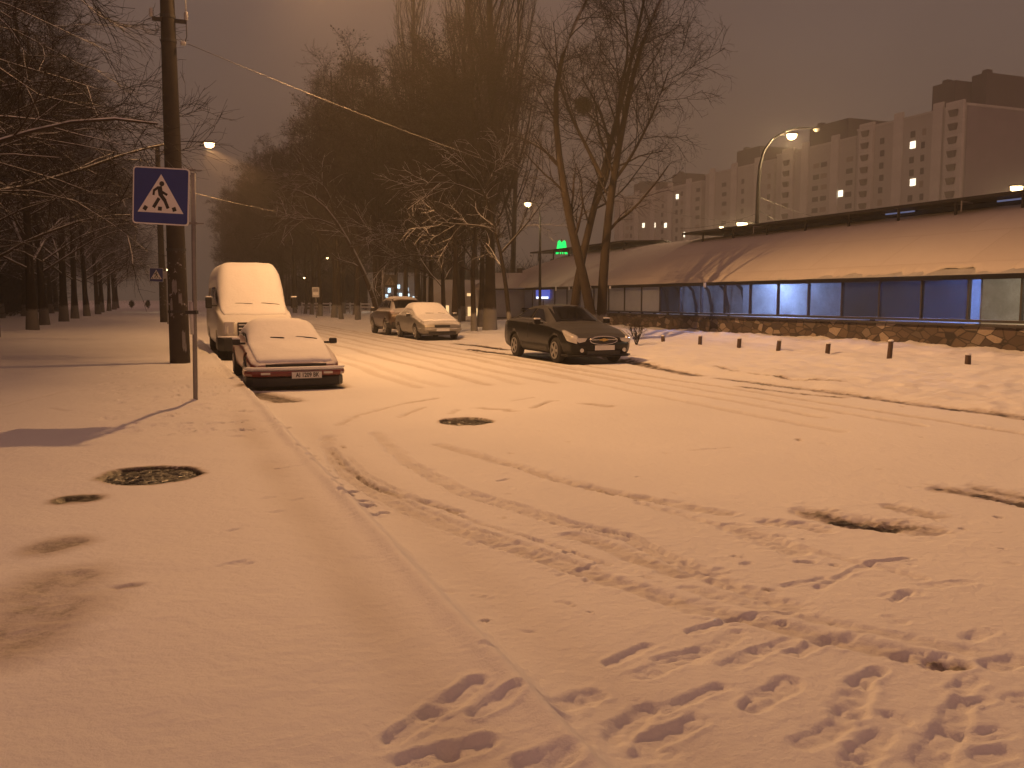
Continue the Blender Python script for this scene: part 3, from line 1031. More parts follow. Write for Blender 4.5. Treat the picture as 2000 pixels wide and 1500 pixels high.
# ------------------------------------------------------------------ signs
def seg(mb, a, b, w, y):
    a = Vector((a[0], 0, a[1])); b = Vector((b[0], 0, b[1]))
    d = (b - a).normalized(); n = Vector((-d.z, 0, d.x)) * w / 2
    P = [a + n, b + n, b - n, a - n]
    mb.prism([(p.x, p.z) for p in P], y, y - .002)


def crossing_plate(parent, c, S, roll=0.0, yaw=0.0, name='sign_plate', flip=False, white='sign_white', blue='sign_blue'):
    """square blue plate with white triangle and a walking figure; faces -y"""
    root = MB()
    r = .045 * S / .8
    h = S / 2

    def rr(h, r):
        pts = []
        for cx, cz, a0 in ((h - r, h - r, 0), (-h + r, h - r, 90), (-h + r, -h + r, 180), (h - r, -h + r, 270)):
            for k in range(5):
                a = R(a0 + 22.5 * k)
                pts.append((cx + r * math.cos(a), cz + r * math.sin(a)))
        return pts
    root.prism(rr(h, r), .008, -.008)
    o = root.build(name, M[white], parent)
    o.location = c; o.rotation_euler = (0, roll, yaw)
    k = S / .8
    MB().prism(rr(h - .018 * k, r * .8), -.008, -.011).build('blue_field', M[blue], o)
    tri = [(-.325 * k, -.235 * k), (.325 * k, -.235 * k), (0, .305 * k)]
    MB().prism(tri, -.011, -.014).build('white_triangle', M[white], o)
    mb = MB()
    sx = -1 if flip else 1
    mb.prism([(sx * (.012 + .035 * math.cos(R(a))) * k, (.172 + .035 * math.sin(R(a))) * k) for a in range(0, 360, 24)], -.014, -.0165)
    y = -.0141
    for i, (a, b, w) in enumerate((((-.02, .135), (.002, .005), .066), ((-.03, .125), (-.095, .075), .034), ((-.095, .085), (-.103, .008), .030), ((.015, .06), (.092, .018), .034),
                                   ((.0, .015), (.062, -.062), .052), ((.055, -.05), (.108, -.17), .045), ((-.022, -.03), (-.100, -.165), .046),
                                   ((-.232, -.205), (-.200, -.150), .055), ((-.01, -.205), (-.006, -.150), .055), ((.205, -.205), (.185, -.150), .055))):
        seg(mb, (sx * a[0] * k, a[1] * k), (sx * b[0] * k, b[1] * k), w * k, y - i * .0003)
    mb.build('walking_figure', M['ink'], o)
    return o


SP = at_z(382, 781, ZP)
szg = gz(SP.x, SP.y)
t = thing('crossing_sign', 'large blue crossing sign on a thin steel post on the near pavement', 'road sign', (SP.x, SP.y, szg))
top = at(377, 338, SP.y) - Vector((SP.x, SP.y, szg))
MB().tube([(0, 0, -.1), (0, 0, .05), (top.x * .5, 0, top.z * .5), (top.x, 0, top.z)], .033, 12).build('post', M['steel'], t, smooth=True)
sc_c = at(318, 384, SP.y) - Vector((SP.x, SP.y, szg))
S_SIGN = .80
crossing_plate(t, (sc_c.x, -.06, sc_c.z), S_SIGN, R(3.2), R(0))
for dz in (.385, -.36):
    MB().box((sc_c.x + .32, -.03, sc_c.z + dz - .02), (.34, .03, .03)).build('bracket', M['steel'], t)
    MB().tube([(top.x + .0, -.03, sc_c.z + dz - .02), (top.x + .13, -.0, sc_c.z + dz - .02)], .01, 6).build('clamp_bolt', M['steel'], t)
MB().box((-.01, 0, 1.27), (.16, .085, .05)).build('clamp', M['dark_steel'], t)
MB().tube([(-.002, 0, .95), (-.004, 0, 1.42)], .040, 12).build('post_sleeve', M['sign_back'], t, smooth=True)

q = at(306, 537, 52)
t = thing('crossing_sign', 'small blue crossing sign far down the pavement beside the second pole', 'road sign', (q.x + .55, 52, .1))
MB().tube([(0, 0, -.1), (0, 0, q.z + .4)], .04, 8).build('post', M['steel'], t, smooth=True)
crossing_plate(t, (-.55, -.05, q.z - .1), .8, R(2), 0)
MB().box((.12, -.05, q.z - .1), (.5, .02, .42)).build('grey_plate', M['sign_back'], t)
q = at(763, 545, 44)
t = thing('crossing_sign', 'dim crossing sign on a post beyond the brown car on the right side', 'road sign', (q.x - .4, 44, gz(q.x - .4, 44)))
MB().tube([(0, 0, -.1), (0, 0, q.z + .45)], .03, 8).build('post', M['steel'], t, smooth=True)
crossing_plate(t, (.38, -.05, q.z - .1), .62, R(2), R(8), flip=True, white='sign_dim', blue='ink')  # white greyed and blue blackened: dimness put into the colours
q = at(617, 573, 72)
t = thing('bus_stop_sign', 'small grey bus stop sign on a post by the far road edge', 'road sign', (q.x, 72, gz(q.x, 72)))
MB().tube([(0, 0, -.1), (0, 0, q.z + .3)], .035, 8).build('post', M['steel'], t, smooth=True)
o = MB().box((0, -.05, q.z), (.56, .02, .8)).build('sign_plate', M['sign_back'], t)
MB().box((0, -.063, q.z + .18), (.40, .004, .26)).build('sign_panel', M['wall_grey'], o)
MB().box((0, -.063, q.z - .12), (.42, .004, .2)).build('sign_panel', M['sign_white'], o)

# ------------------------------------------------------------------ vehicles
class Shell:
    """car body from cross-sections; local x right, y back from the front bumper, z up"""

    def __init__(s, stations, blur=.05):
        s.st = np.array(stations, dtype=float)
        s.blur = blur
        s.y0, s.y1 = s.st[0, 0], s.st[-1, 0]

    def params(s, y):
        y = np.asarray(y, dtype=float)
        acc = 0
        ks = (-1, -.5, 0, .5, 1)
        for k in ks:
            yy = np.clip(y + k * s.blur, s.y0, s.y1)
            acc = acc + np.stack([np.interp(yy, s.st[:, 0], s.st[:, i]) for i in range(1, s.st.shape[1])], -1)
        return acc / len(ks)

    def ctrl(s, y):
        p = s.params(y)
        zb, zs, zh, zt, wb, ws, wh, wg, wt = [p[..., i] for i in range(9)]
        o = np.zeros_like(zb)
        half = [(o, zb), (wb, zb), (ws, zs), (wh, zh), (wg, zh + .03), (wt, zt - .03), (wt * .5, zt), (o, zt)]
        full = half + [(-a, b) for a, b in half[-2:0:-1]]
        return np.stack([np.stack(q, -1) for q in full], -2)      # (...,14,2)

    def pt(s, y, v):
        """y (n,), v (n,) -> (n,3)"""
        y = np.asarray(y, float); v = np.asarray(v, float)
        C = s.ctrl(y)
        k = np.floor(v + .5).astype(int); tt = v - k + .5
        i = np.arange(len(y))
        P = C[i, (k - 1) % 14] * (.5 * (1 - tt) ** 2)[:, None] + C[i, k % 14] * (.5 + tt * (1 - tt))[:, None] + C[i, (k + 1) % 14] * (.5 * tt ** 2)[:, None]
        return np.stack([P[:, 0], y, P[:, 1]], -1)

    def nrm(s, y, v):
        e = .02
        dy = s.pt(np.clip(y + e, s.y0, s.y1), v) - s.pt(np.clip(y - e, s.y0, s.y1), v)
        dv = s.pt(y, v + e) - s.pt(y, v - e)
        n = np.cross(dy, dv)
        n = -n / (np.linalg.norm(n, axis=1, keepdims=True) + 1e-9)
        # outward: away from the section centre
        c = s.pt(y, v); c[:, 0] *= 1
        mid = np.stack([np.zeros(len(y)), y, s.params(y)[:, :4].mean(1)], -1)
        sg = np.sign(((c - mid) * n).sum(1, keepdims=True)); sg[sg == 0] = 1
        return n * sg

    def body(s, name, mat, parent, wheels, wr, ny=70, nv=70):
        ys = s.y0 + (s.y1 - s.y0) * (.5 - .5 * np.cos(np.linspace(0, PI, ny)))
        ys = np.unique(np.concatenate([ys, s.st[:, 0]]))
        vs = np.linspace(0, 14, nv, endpoint=False)
        yy, vv = np.meshgrid(ys, vs, indexing='ij')
        P = s.pt(yy.ravel(), vv.ravel())
        n = len(vs)
        fs = []
        for i in range(len(ys) - 1):
            for k in range(n):
                k2 = (k + 1) % n
                fs.append((i * n + k, i * n + k2, (i + 1) * n + k2, (i + 1) * n + k))
        fs.append(tuple(range(n - 1, -1, -1))); fs.append(tuple((len(ys) - 1) * n + k for k in range(n)))
        o = MB().add(P, fs).build(name, mat, parent, smooth=True)
        cut = MB()
        for (wx, wy) in wheels:
            sx = 1 if wx > 0 else -1
            cut.lathe([(wr * 1.17, abs(wx) - .22), (wr * 1.17, abs(wx) + .5)] if sx > 0 else [(wr * 1.17, -abs(wx) - .5), (wr * 1.17, -abs(wx) + .22)], 28, 'X', (0, wy, wr * 1.02))
        c = cut.build('arch_cutter', mat)
        md = o.modifiers.new('arch', 'BOOLEAN'); md.object = c; md.operation = 'DIFFERENCE'; md.solver = 'EXACT'
        c.matrix_world = Matrix.Identity(4)
        old = parent.matrix_world.copy()
        c.parent = parent
        bpy.context.view_layer.update()
        dg = bpy.context.evaluated_depsgraph_get()
        me = bpy.data.meshes.new_from_object(o.evaluated_get(dg))
        o.modifiers.clear()
        o.data = me
        bpy.data.objects.remove(c)
        return o

    def patch(s, name, mat, parent, y0, y1, v0, v1, off=.006, ny=10, nv=8, puff=0.0, noise=0.0, seed=1, up=0.0):
        """panel that follows the body; y0 / y1 may be pairs (at v0, at v1)"""
        a = np.linspace(0, 1, ny); b = np.linspace(0, 1, nv)
        A, B = np.meshgrid(a, b, indexing='ij')
        f0 = y0 if hasattr(y0, '__len__') else (y0,) * 2
        f1 = y1 if hasattr(y1, '__len__') else (y1,) * 2
        xs0 = np.linspace(0, 1, len(f0)); xs1 = np.linspace(0, 1, len(f1))
        Y0 = np.interp(B, xs0, f0); Y1 = np.interp(B, xs1, f1)
        y = (Y0 + (Y1 - Y0) * A).ravel(); v = (v0 + (v1 - v0) * B).ravel()
        P = s.pt(y, v); N = s.nrm(y, v)
        edge = np.minimum(np.minimum(A, 1 - A) * ny, np.minimum(B, 1 - B) * nv).ravel()
        k = np.clip(edge / 1.6, 0, 1) ** .5
        amt = off + puff * k
        if noise > 0:
            amt = amt + noise * k * fbm(P[:, 0] * 5 + 3, P[:, 1] * 5, seed)
            # ragged rim
            rim = (edge < .5)
            P[rim] += N[rim] * 0
            y2 = y + np.where(rim, noise * 2.2 * fbm(v * 6, y * 6, seed + 5), 0)
            y = np.clip(y2, s.y0, s.y1); P = s.pt(y, v)
        T = P + N * amt[:, None]
        T[:, 2] += up * k
        Bt = P - N * .008
        V = list(T) + list(Bt)
        fs = []
        idx = lambda i, j: i * nv + j
        for i in range(ny - 1):
            for j in range(nv - 1):
                fs.append((idx(i, j), idx(i, j + 1), idx(i + 1, j + 1), idx(i + 1, j)))
        loop = [idx(i, 0) for i in range(ny)] + [idx(ny - 1, j) for j in range(1, nv)] + [idx(i, nv - 1) for i in range(ny - 2, -1, -1)] + [idx(0, j) for j in range(nv - 2, 0, -1)]
        m = ny * nv
        for i in range(len(loop)):
            p, q_ = loop[i], loop[(i + 1) % len(loop)]
            fs.append((p, q_, q_ + m, p + m))
        return MB().add(V, fs).build(name, mat, parent, smooth=True)

    def sides(s, name, mat, parent, y0, y1, v0, v1, **k):
        s.patch(name, mat, parent, y0, y1, v0, v1, **k)
        s.patch(name, mat, parent, y0, y1, 14 - v0, 14 - v1, **k)


def wheel(parent, x, y, r, w=.2, rim=True, hub='rim'):
    sg = 1 if x > 0 else -1
    o = MB().lathe([(r * .60, -w / 2), (r * .9, -w / 2), (r * .98, -w * .38), (r, -w * .2), (r, w * .2), (r * .98, w * .38), (r * .9, w / 2), (r * .60, w / 2)], 28, 'X').build('wheel', M['rubber'], parent, smooth=True)
    o.location = (x, y, r)
    mb = MB()
    f = sg * (w * .5 + .006)
    mb.lathe([(r * .64, f - sg * .03), (r * .66, f + sg * .012), (r * .58, f + sg * .012), (r * .56, f - sg * .03)], 28, 'X')
    mb.lathe([(r * .58, f - sg * .06), (r * .575, f - sg * .055), (.01, f - sg * .05)], 20, 'X')
    for k in range(5):
        a = 2 * PI * k / 5 + .3
        rot = Matrix.Rotation(a, 3, 'X')
        mb.box(rot @ Vector((f - sg * .01, 0, r * .34)), (.03, r * .19, r * .52), rot)
    mb.lathe([(r * .14, f - sg * .02), (r * .14, f + sg * .015), (r * .05, f + sg * .02)], 14, 'X')
    mb.build('rim', M[hub], o, smooth=False)
    return o


def mirror(parent, x, y, z, mat, sx, snow=True, w=.17, h=.13, arm=.08):
    mb = MB().box((x + sx * (arm + w / 2), y, z), (w, .10, h))
    o = mb.build('mirror', mat, parent, bevel=.03)
    MB().box((x + sx * arm / 2, y + .01, z - h * .25), (arm + .05, .04, .04)).build('mirror_arm', mat, o)
    if snow:
        MB().box((x + sx * (arm + w / 2), y, z + h / 2 + .015), (w * .92, .09, .035)).build('snow', M['snow_cap'], o, bevel=.014, smooth=True)
    return o


def sweep(path, z0, z1, th, bulge=.3):
    """bar that follows a plan path (x,y); th = thickness towards -normal"""
    mb = MB()
    n = len(path)
    prof = [(0, z0), (-th * .8, z0 + (z1 - z0) * .12), (-th, (z0 + z1) / 2), (-th * .8, z1 - (z1 - z0) * .12), (0, z1), (th * .6, z1), (th * .6, z0)]
    rings = []
    for i in range(n):
        a = Vector(path[max(0, i - 1)]); b = Vector(path[min(n - 1, i + 1)])
        d = (b - a).normalized(); nn = Vector((-d.y, d.x))
        rings.append([(path[i][0] + nn.x * -q * -1, path[i][1] + nn.y * -q * -1, z) for q, z in prof])
    m = len(prof)
    vs = [p for r in rings for p in r]
    fs = []
    for i in range(n - 1):
        for k in range(m):
            k2 = (k + 1) % m
            fs.append((i * m + k, i * m + k2, (i + 1) * m + k2, (i + 1) * m + k))
    fs.append(tuple(range(m))); fs.append(tuple((n - 1) * m + k for k in range(m)))
    return mb.add(vs, fs)


def text_mesh(body, size, mat, parent, loc, rot=(PI / 2, 0, 0), ext=.002, name='lettering', sx=1.0):
    cu = bpy.data.curves.new(name, 'FONT')
    cu.body = body; cu.size = size; cu.align_x = 'CENTER'; cu.align_y = 'CENTER'; cu.extrude = ext; cu.offset = size * .022
    tmp = bpy.data.objects.new('tmp', cu); col.objects.link(tmp)
    bpy.context.view_layer.update()
    me = bpy.data.meshes.new_from_object(tmp.evaluated_get(bpy.context.evaluated_depsgraph_get()))
    bpy.data.objects.remove(tmp)
    me.materials.clear(); me.materials.append(mat)
    o = bpy.data.objects.new(name, me)
    link(o, parent); o.location = loc; o.rotation_euler = rot; o.scale = (sx, 1, 1)
    return o


def number_plate(parent, x, y, z, text=None, w=.52, h=.112, dusty=False, tilt=0.0):
    o = MB().box((0, 0, 0), (w, .012, h)).build('number_plate', M['frost'] if dusty else M['plate'], parent, bevel=.004)
    o.location = (x, y, z); o.rotation_euler = (tilt, 0, 0)
    if text:
        text_mesh(text, h * .86, M['ink'], o, (.01, -.009, 0), sx=.80)
        mb = MB()
        for dz in (h / 2 - .006, -h / 2 + .006):
            mb.box((0, -.007, dz), (w - .012, .003, .005))
        mb.build('plate_border', M['ink'], o)
    return o


def car_root(name, label, s0, tc, L, flip=False, yaw=0.0, cat='car'):
    p = W(s0, tc) if not flip else W(s0 + L, tc)
    z = -.012
    return thing(name, label, cat, (p.x, p.y, z), ALPHA + (PI if flip else 0) + yaw, 'vehicles parked along the road')


def wipers(sh, t, ys, spans, off):
    for v0, v1, dy in spans:
        v = np.linspace(v0, v1, 9); y = np.full(9, ys) + np.linspace(0, dy, 9)
        P = sh.pt(y, v) + sh.nrm(y, v) * off
        MB().tube([tuple(p) for p in P], [.006] + [.013] * 7 + [.006], 6).build('wiper', M['black'], t)


# --- red saloon
red = Shell([
    #  y   zb  zs   zh   zt   wb  ws   wh   wg   wt
    (0.00, .24, .34, .42, .48, .58, .66, .67, .60, .52),
    (0.12, .20, .36, .47, .53, .70, .77, .77, .70, .60),
    (0.60, .18, .40, .58, .65, .74, .81, .80, .72, .64),
    (1.25, .18, .44, .70, .80, .75, .81, .80, .72, .66),
    (2.05, .18, .44, .74, 1.17, .75, .81, .80, .73, .55),
    (2.90, .18, .44, .76, 1.18, .75, .81, .80, .73, .54),
    (3.75, .18, .44, .78, .88, .75, .81, .80, .72, .60),
    (4.25, .24, .44, .76, .84, .70, .77, .75, .68, .58),
    (4.40, .32, .44, .62, .72, .60, .68, .66, .58, .50)])
t = car_root('red_car', 'low red saloon buried in snow, parked in front of the van', 16.45, .88, 4.4)
WH = [(.72, .86), (-.72, .86), (.72, 3.42), (-.72, 3.42)]
red.body('body', M['paint_red'], t, WH, .29)
for w_ in WH: wheel(t, w_[0], w_[1], .29, .18)
red.sides('side_window', M['dglass'], t, (1.55, 2.05), (2.42, 2.38), 4.2, 4.9)
red.sides('side_window', M['dglass'], t, (2.48, 2.44), (3.35, 2.95), 4.2, 4.9)
red.patch('windscreen', M['dglass'], t, 1.3, 1.92, 5.3, 8.7, off=.004)
red.patch('snow_cover', M['snow_cap'], t, (.12, .05, .02, .05, .12), 4.30, 4.42, 9.58, off=.012, ny=60, nv=26, puff=.032, noise=.03, seed=3)
wipers(red, t, 1.32, ((5.2, 6.5, .04), (7.1, 7.9, .03)), .046)
MB().box((0, -.012, .445), (1.05, .03, .045)).build('grille', M['black'], t)
for sx in (-1, 1):
    MB().box((sx * .60, .02, .42), (.16, .03, .07)).build('headlight', M['lens'], t, bevel=.01)
path = [(-.83, .55), (-.83, .16), (-.74, -.02), (-.5, -.07), (0, -.09), (.5, -.07), (.74, -.02), (.83, .16), (.83, .55)]
sweep(path, .25, .365, .05).build('bumper', M['paint_red'], t, smooth=False)
sweep([(a, b * .9 + .02) for a, b in path], .07, .245, .02).build('valance', M['black'], t)
p2 = [(x, y - .01) for x, y in path[1:-1]]
sweep(p2, .365, .42, .06).build('bumper_snow', M['snow_cap'], t, smooth=True)
for sx in (-1, 1):
    MB().box((sx * .54, -.118, .31), (.16, .01, .04)).build('indicator', M['lens'], t, bevel=.004)
number_plate(t, .16, -.155, .275, 'AI 1209 BK', .52, .125)
mirror(t, .76, 1.42, .80, M['black'], 1, False, .15, .11, .07)
mirror(t, -.76, 1.42, .80, M['black'], -1, True, .15, .11, .07)

# --- white van
van = Shell([
    (0.00, .34, .55, .88, .98, .62, .74, .74, .66, .55),
    (0.12, .28, .52, 1.00, 1.08, .82, .90, .88, .80, .68),
    (0.55, .26, .60, 1.16, 1.25, .92, .985, .96, .88, .76),
    (0.98, .26, .60, 1.24, 1.36, .93, .995, .97, .92, .80),
    (2.05, .26, .60, 1.30, 2.46, .93, .995, .99, .97, .78),
    (2.45, .26, .60, 1.30, 2.60, .93, .995, .99, .97, .78),
    (6.35, .26, .60, 1.30, 2.60, .93, .995, .99, .97, .80),
    (6.60, .34, .60, 1.30, 2.40, .88, .95, .95, .92, .76)], .08)
t = car_root('white_van', 'tall white van with snow plastered over its windscreen and bonnet', 24.6, 1.02, 6.6, cat='van')
WH = [(.84, 1.0), (-.84, 1.0), (.84, 5.0), (-.84, 5.0)]
van.body('body', M['paint_van'], t, WH, .36)
for w_ in WH: wheel(t, w_[0], w_[1], .36, .22, hub='black')
van.patch('windscreen', M['dglass'], t, 1.1, 1.98, 5.2, 8.8, off=.004)
van.sides('side_window', M['dglass'], t, (1.45, 2.05), (2.5, 2.5), 4.18, 4.82)
van.sides('side_window', M['dglass'], t, 3.0, 4.6, 4.2, 4.8)
van.patch('snow_cover', M['snow_cap'], t, (.50, .42, .34, .42, .50), 6.45, 4.50, 9.50, off=.012, ny=70, nv=26, puff=.034, noise=.03, seed=8)
wipers(van, t, 1.06, ((5.25, 6.5, .02), (7.05, 8.2, .02)), .048)
mb = MB()
MB().box((0, -.012, .80), (1.02, .05, .40)).build('grille', M['black'], t, bevel=.02)
for k in range(4):
    mb.box((0, -.045, .665 + k * .09), (.96, .03, .022))
mb.build('grille_slats', M['snow_cap'], t)
for sx in (-1, 1):
    MB().box((sx * .70, .06, .86), (.25, .14, .30), Matrix.Rotation(sx * R(22), 3, 'Z')).build('headlight', M['lens'], t, bevel=.02)
path = [(-.97, .75), (-.96, .22), (-.84, .0), (-.5, -.08), (0, -.1), (.5, -.08), (.84, .0), (.96, .22), (.97, .75)]
sweep(path, .25, .60, .05).build('bumper', M['black'], t)
sweep(path[1:-1], .60, .645, .045).build('bumper_snow', M['snow_cap'], t, smooth=True)
number_plate(t, 0, -.16, .45)
for sx in (-1, 1):
    mirror(t, sx * .95, 1.42, 1.50, M['black'], sx, True, .17, .30, .10)

# --- dark saloon in the middle
drk = Shell([
    (0.00, .26, .42, .60, .68, .56, .66, .68, .58, .46),
    (0.12, .20, .42, .68, .77, .72, .82, .80, .70, .58),
    (0.60, .18, .46, .80, .89, .80, .89, .86, .78, .66),
    (1.35, .18, .48, .91, .99, .81, .90, .88, .80, .68),
    (2.15, .18, .48, .96, 1.42, .81, .90, .88, .80, .58),
    (2.70, .18, .48, .98, 1.46, .81, .90, .88, .80, .57),
    (3.35, .18, .48, 1.00, 1.42, .81, .90, .88, .80, .56),
    (4.25, .18, .48, 1.02, 1.13, .80, .89, .87, .78, .60),
    (4.62, .24, .48, .98, 1.06, .74, .84, .80, .70, .58),
    (4.75, .34, .50, .80, .90, .62, .72, .70, .60, .50)])
t = car_root('black_car', 'shiny black saloon with a cleared dark windscreen, parked under the leaning trees', 19.85, 8.72, 4.75)
WH = [(.78, .95), (-.78, .95), (.78, 3.68), (-.78, 3.68)]
drk.body('body', M['paint_black'], t, WH, .325)
for w_ in WH: wheel(t, w_[0], w_[1], .325, .2)
drk.patch('windscreen', M['dglass'], t, 1.46, 2.16, 5.15, 8.85, off=.006)
drk.sides('side_window', M['dglass'], t, (1.72, 2.3), (2.68, 2.64), 4.18, 4.9)
drk.sides('side_window', M['dglass'], t, (2.75, 2.70), (4.0, 3.42), 4.18, 4.9)
drk.patch('rear_window', M['frost'], t, 3.45, 4.16, 5.2, 8.8, off=.006)
drk.sides('chrome_trim', M['chrome'], t, 1.7, 3.95, 4.04, 4.12, off=.008, ny=20, nv=3)
drk.sides('headlight', M['lens'], t, (.02, .02, .03, .10), (.30, .52, .66, .62), 2.52, 4.15, off=.014, ny=14, nv=12)
for sx in (-1, 1):
    drk.patch('door_seam', M['black'], t, 2.69, 2.705, 2.2 if sx > 0 else 11.8, 4.0 if sx > 0 else 10.0, off=.003, ny=2, nv=10)
    drk.patch('door_handle', M['paint_black'], t, 2.45, 2.62, 3.3 if sx > 0 else 10.7, 3.42 if sx > 0 else 10.58, off=.02, ny=4, nv=3)
    mirror(t, sx * .86, 1.78, 1.02, M['paint_black'], sx, True, .17, .13, .06)
    MB().prism([(sx * a, b) for a, b in ((.44, .655), (.70, .665), (.73, .60), (.66, .545), (.50, .575))], -.012, .06).build('headlight_front', M['lens'], t)
    MB().lathe([(.05, -.012), (.055, 0), (.05, .01)], 14, 'Y', (sx * .58, .005, .36)).build('fog_lamp', M['lens'], t)
# oval chrome grille with a bow-tie emblem
g = MB(); n = 28
vs = [(.36 * math.cos(2 * PI * k / n), -.012, .60 + .095 * math.sin(2 * PI * k / n)) for k in range(n)] + [(.36 * math.cos(2 * PI * k / n), .05, .60 + .095 * math.sin(2 * PI * k / n)) for k in range(n)]
g.add(vs, [tuple(range(n))] + [(k, (k + 1) % n, (k + 1) % n + n, k + n) for k in range(n)])
gr = g.build('grille', M['black'], t)
MB().tube([(.37 * math.cos(2 * PI * k / n), -.02, .60 + .10 * math.sin(2 * PI * k / n)) for k in range(n + 1)], .014, 6).build('grille_ring', M['chrome'], gr, smooth=True)
MB().box((0, -.018, .615), (.66, .012, .016)).build('grille_bar', M['chrome'], gr)
MB().prism([(-.12, .59), (-.045, .59), (-.03, .575), (.03, .575), (.045, .59), (.12, .60), (.10, .635), (.045, .635), (.03, .65), (-.03, .65), (-.045, .635), (-.10, .63)], -.026, -.04).build('emblem', M['gold'], gr)
number_plate(t, .02, -.04, .42, None, .54, .12)
MB().box((0, -.012, .30), (.9, .03, .085)).build('lower_intake', M['black'], t, bevel=.01)
path = [(-.86, .6), (-.84, .2), (-.70, .03), (-.4, -.03), (0, -.045), (.4, -.03), (.70, .03), (.84, .2), (.86, .6)]
sweep(path, .20, .25, .02).build('front_lip', M['paint_black'], t)
wipers(drk, t, 1.44, ((5.4, 6.6, .05), (7.2, 8.4, .05)), .02)
drk.sides('sill_trim', M['black'], t, 1.4, 3.25, 1.2, 1.9, off=.006, ny=14, nv=4)

# --- silver saloon under snow
slv = Shell([
    (0.00, .27, .42, .58, .66, .58, .68, .70, .60, .48),
    (0.12, .21, .42, .66, .75, .72, .81, .80, .70, .58),
    (0.60, .19, .46, .77, .86, .78, .86, .84, .76, .64),
    (1.15, .19, .48, .86, .96, .79, .87, .85, .78, .66),
    (2.05, .19, .48, .92, 1.42, .79, .87, .85, .78, .58),
    (2.95, .19, .48, .94, 1.43, .79, .87, .85, .78, .56),
    (3.75, .19, .48, .94, 1.06, .79, .87, .85, .76, .60),
    (4.30, .24, .48, .90, 1.0, .72, .82, .78, .70, .58),
    (4.42, .34, .50, .76, .86, .62, .70, .68, .60, .50)])
t = car_root('silver_car', 'silver saloon with snow-covered windscreen, parked behind the black car', 33.4, 8.75, 4.42)
WH = [(.75, .9), (-.75, .9), (.75, 3.5), (-.75, 3.5)]
slv.body('body', M['paint_silver'], t, WH, .305)
for w_ in WH: wheel(t, w_[0], w_[1], .305, .19)
slv.sides('side_window', M['frost'], t, (1.6, 2.15), (2.5, 2.46), 4.2, 4.9)
slv.sides('side_window', M['frost'], t, (2.57, 2.52), (3.5, 3.0), 4.2, 4.9)
slv.patch('windscreen', M['frost'], t, 1.25, 2.0, 5.2, 8.8, off=.004)
slv.patch('snow_cover', M['snow_cap'], t, (.30, .22, .18, .22, .30), 4.2, 4.50, 9.50, off=.012, ny=54, nv=22, puff=.03, noise=.03, seed=13)
slv.sides('headlight', M['lens'], t, (.05, .10, .16), (.30, .40, .42), 3.2, 4.2, off=.008)
MB().box((0, -.006, .56), (.62, .03, .09)).build('grille', M['black'], t, bevel=.01)
MB().box((0, -.006, .30), (1.1, .03, .10)).build('lower_intake', M['black'], t, bevel=.01)
path = [(-.83, .5), (-.82, .2), (-.70, .02), (-.4, -.04), (0, -.055), (.4, -.04), (.70, .02), (.82, .2), (.83, .5)]
sweep(path, .36, .47, .03).build('bumper', M['paint_silver'], t)
number_plate(t, 0, -.10, .42, None, dusty=True)
wipers(slv, t, 1.22, ((5.5, 6.4, .03), (6.9, 8.0, .03)), .044)
for sx in (-1, 1): mirror(t, sx * .82, 1.45, .96, M['black'], sx, True, .17, .12, .06)

# --- brown SUV seen from behind
suv = Shell([
    (0.00, .34, .52, .78, .86, .60, .72, .72, .62, .50),
    (0.12, .28, .52, .88, .96, .76, .86, .84, .74, .60),
    (1.10, .26, .55, 1.02, 1.12, .80, .90, .88, .80, .68),
    (1.85, .26, .55, 1.05, 1.60, .80, .90, .88, .80, .60),
    (2.60, .26, .55, 1.06, 1.68, .80, .90, .88, .80, .60),
    (3.55, .26, .55, 1.07, 1.64, .80, .90, .88, .80, .58),
    (4.05, .28, .55, 1.06, 1.16, .79, .89, .86, .78, .60),
    (4.20, .36, .55, .95, 1.03, .70, .82, .80, .70, .56)])
t = car_root('brown_suv', 'dark brown off-road car seen from behind, beyond the silver saloon', 38.4, 8.75, 4.2, True)
WH = [(.77, .88), (-.77, .88), (.77, 3.4), (-.77, 3.4)]
suv.body('body', M['paint_brown'], t, WH, .36)
for w_ in WH: wheel(t, w_[0], w_[1], .36, .22)
suv.patch('rear_window', M['dglass'], t, 3.62, 4.0, 5.15, 8.85, off=.008)
suv.patch('windscreen', M['frost'], t, 1.2, 1.8, 5.2, 8.8, off=.006)
suv.sides('side_window', M['dglass'], t, (1.5, 1.95), (2.45, 2.42), 4.2, 4.88)
suv.sides('side_window', M['dglass'], t, (2.52, 2.48), (3.3, 3.2), 4.2, 4.88)
suv.sides('side_window', M['dglass'], t, (3.38, 3.28), (3.75, 3.5), 4.2, 4.88)
suv.patch('snow_cover', M['snow_cap'], t, 1.9, 3.5, 5.2, 8.8, off=.01, ny=20, nv=14, puff=.035, noise=.02, seed=21)
suv.patch('rear_spoiler', M['paint_brown'], t, 3.46, 3.66, 5.0, 9.0, off=.03, ny=5, nv=12)
suv.sides('tail_light', M['paint_red'], t, 3.98, 4.17, 3.4, 4.6, off=.012)
path = [(.88, 3.75), (.86, 4.05), (.72, 4.22), (.4, 4.27), (0, 4.28), (-.4, 4.27), (-.72, 4.22), (-.86, 4.05), (-.88, 3.75)]
sweep(path, .36, .60, .03).build('bumper', M['black'], t)
o = number_plate(t, 0, 4.30, .80, None, dusty=True)
o.rotation_euler = (0, 0, PI)
MB().tube([(-.66, 1.95, 1.70), (-.66, 2.6, 1.735), (-.64, 3.4, 1.70)], .018, 6).build('roof_rail', M['dark_steel'], t)
MB().tube([(.66, 1.95, 1.70), (.66, 2.6, 1.735), (.64, 3.4, 1.70)], .018, 6).build('roof_rail', M['dark_steel'], t)
for sx in (-1, 1): mirror(t, sx * .86, 1.5, 1.12, M['black'], sx, True, .18, .16, .06)

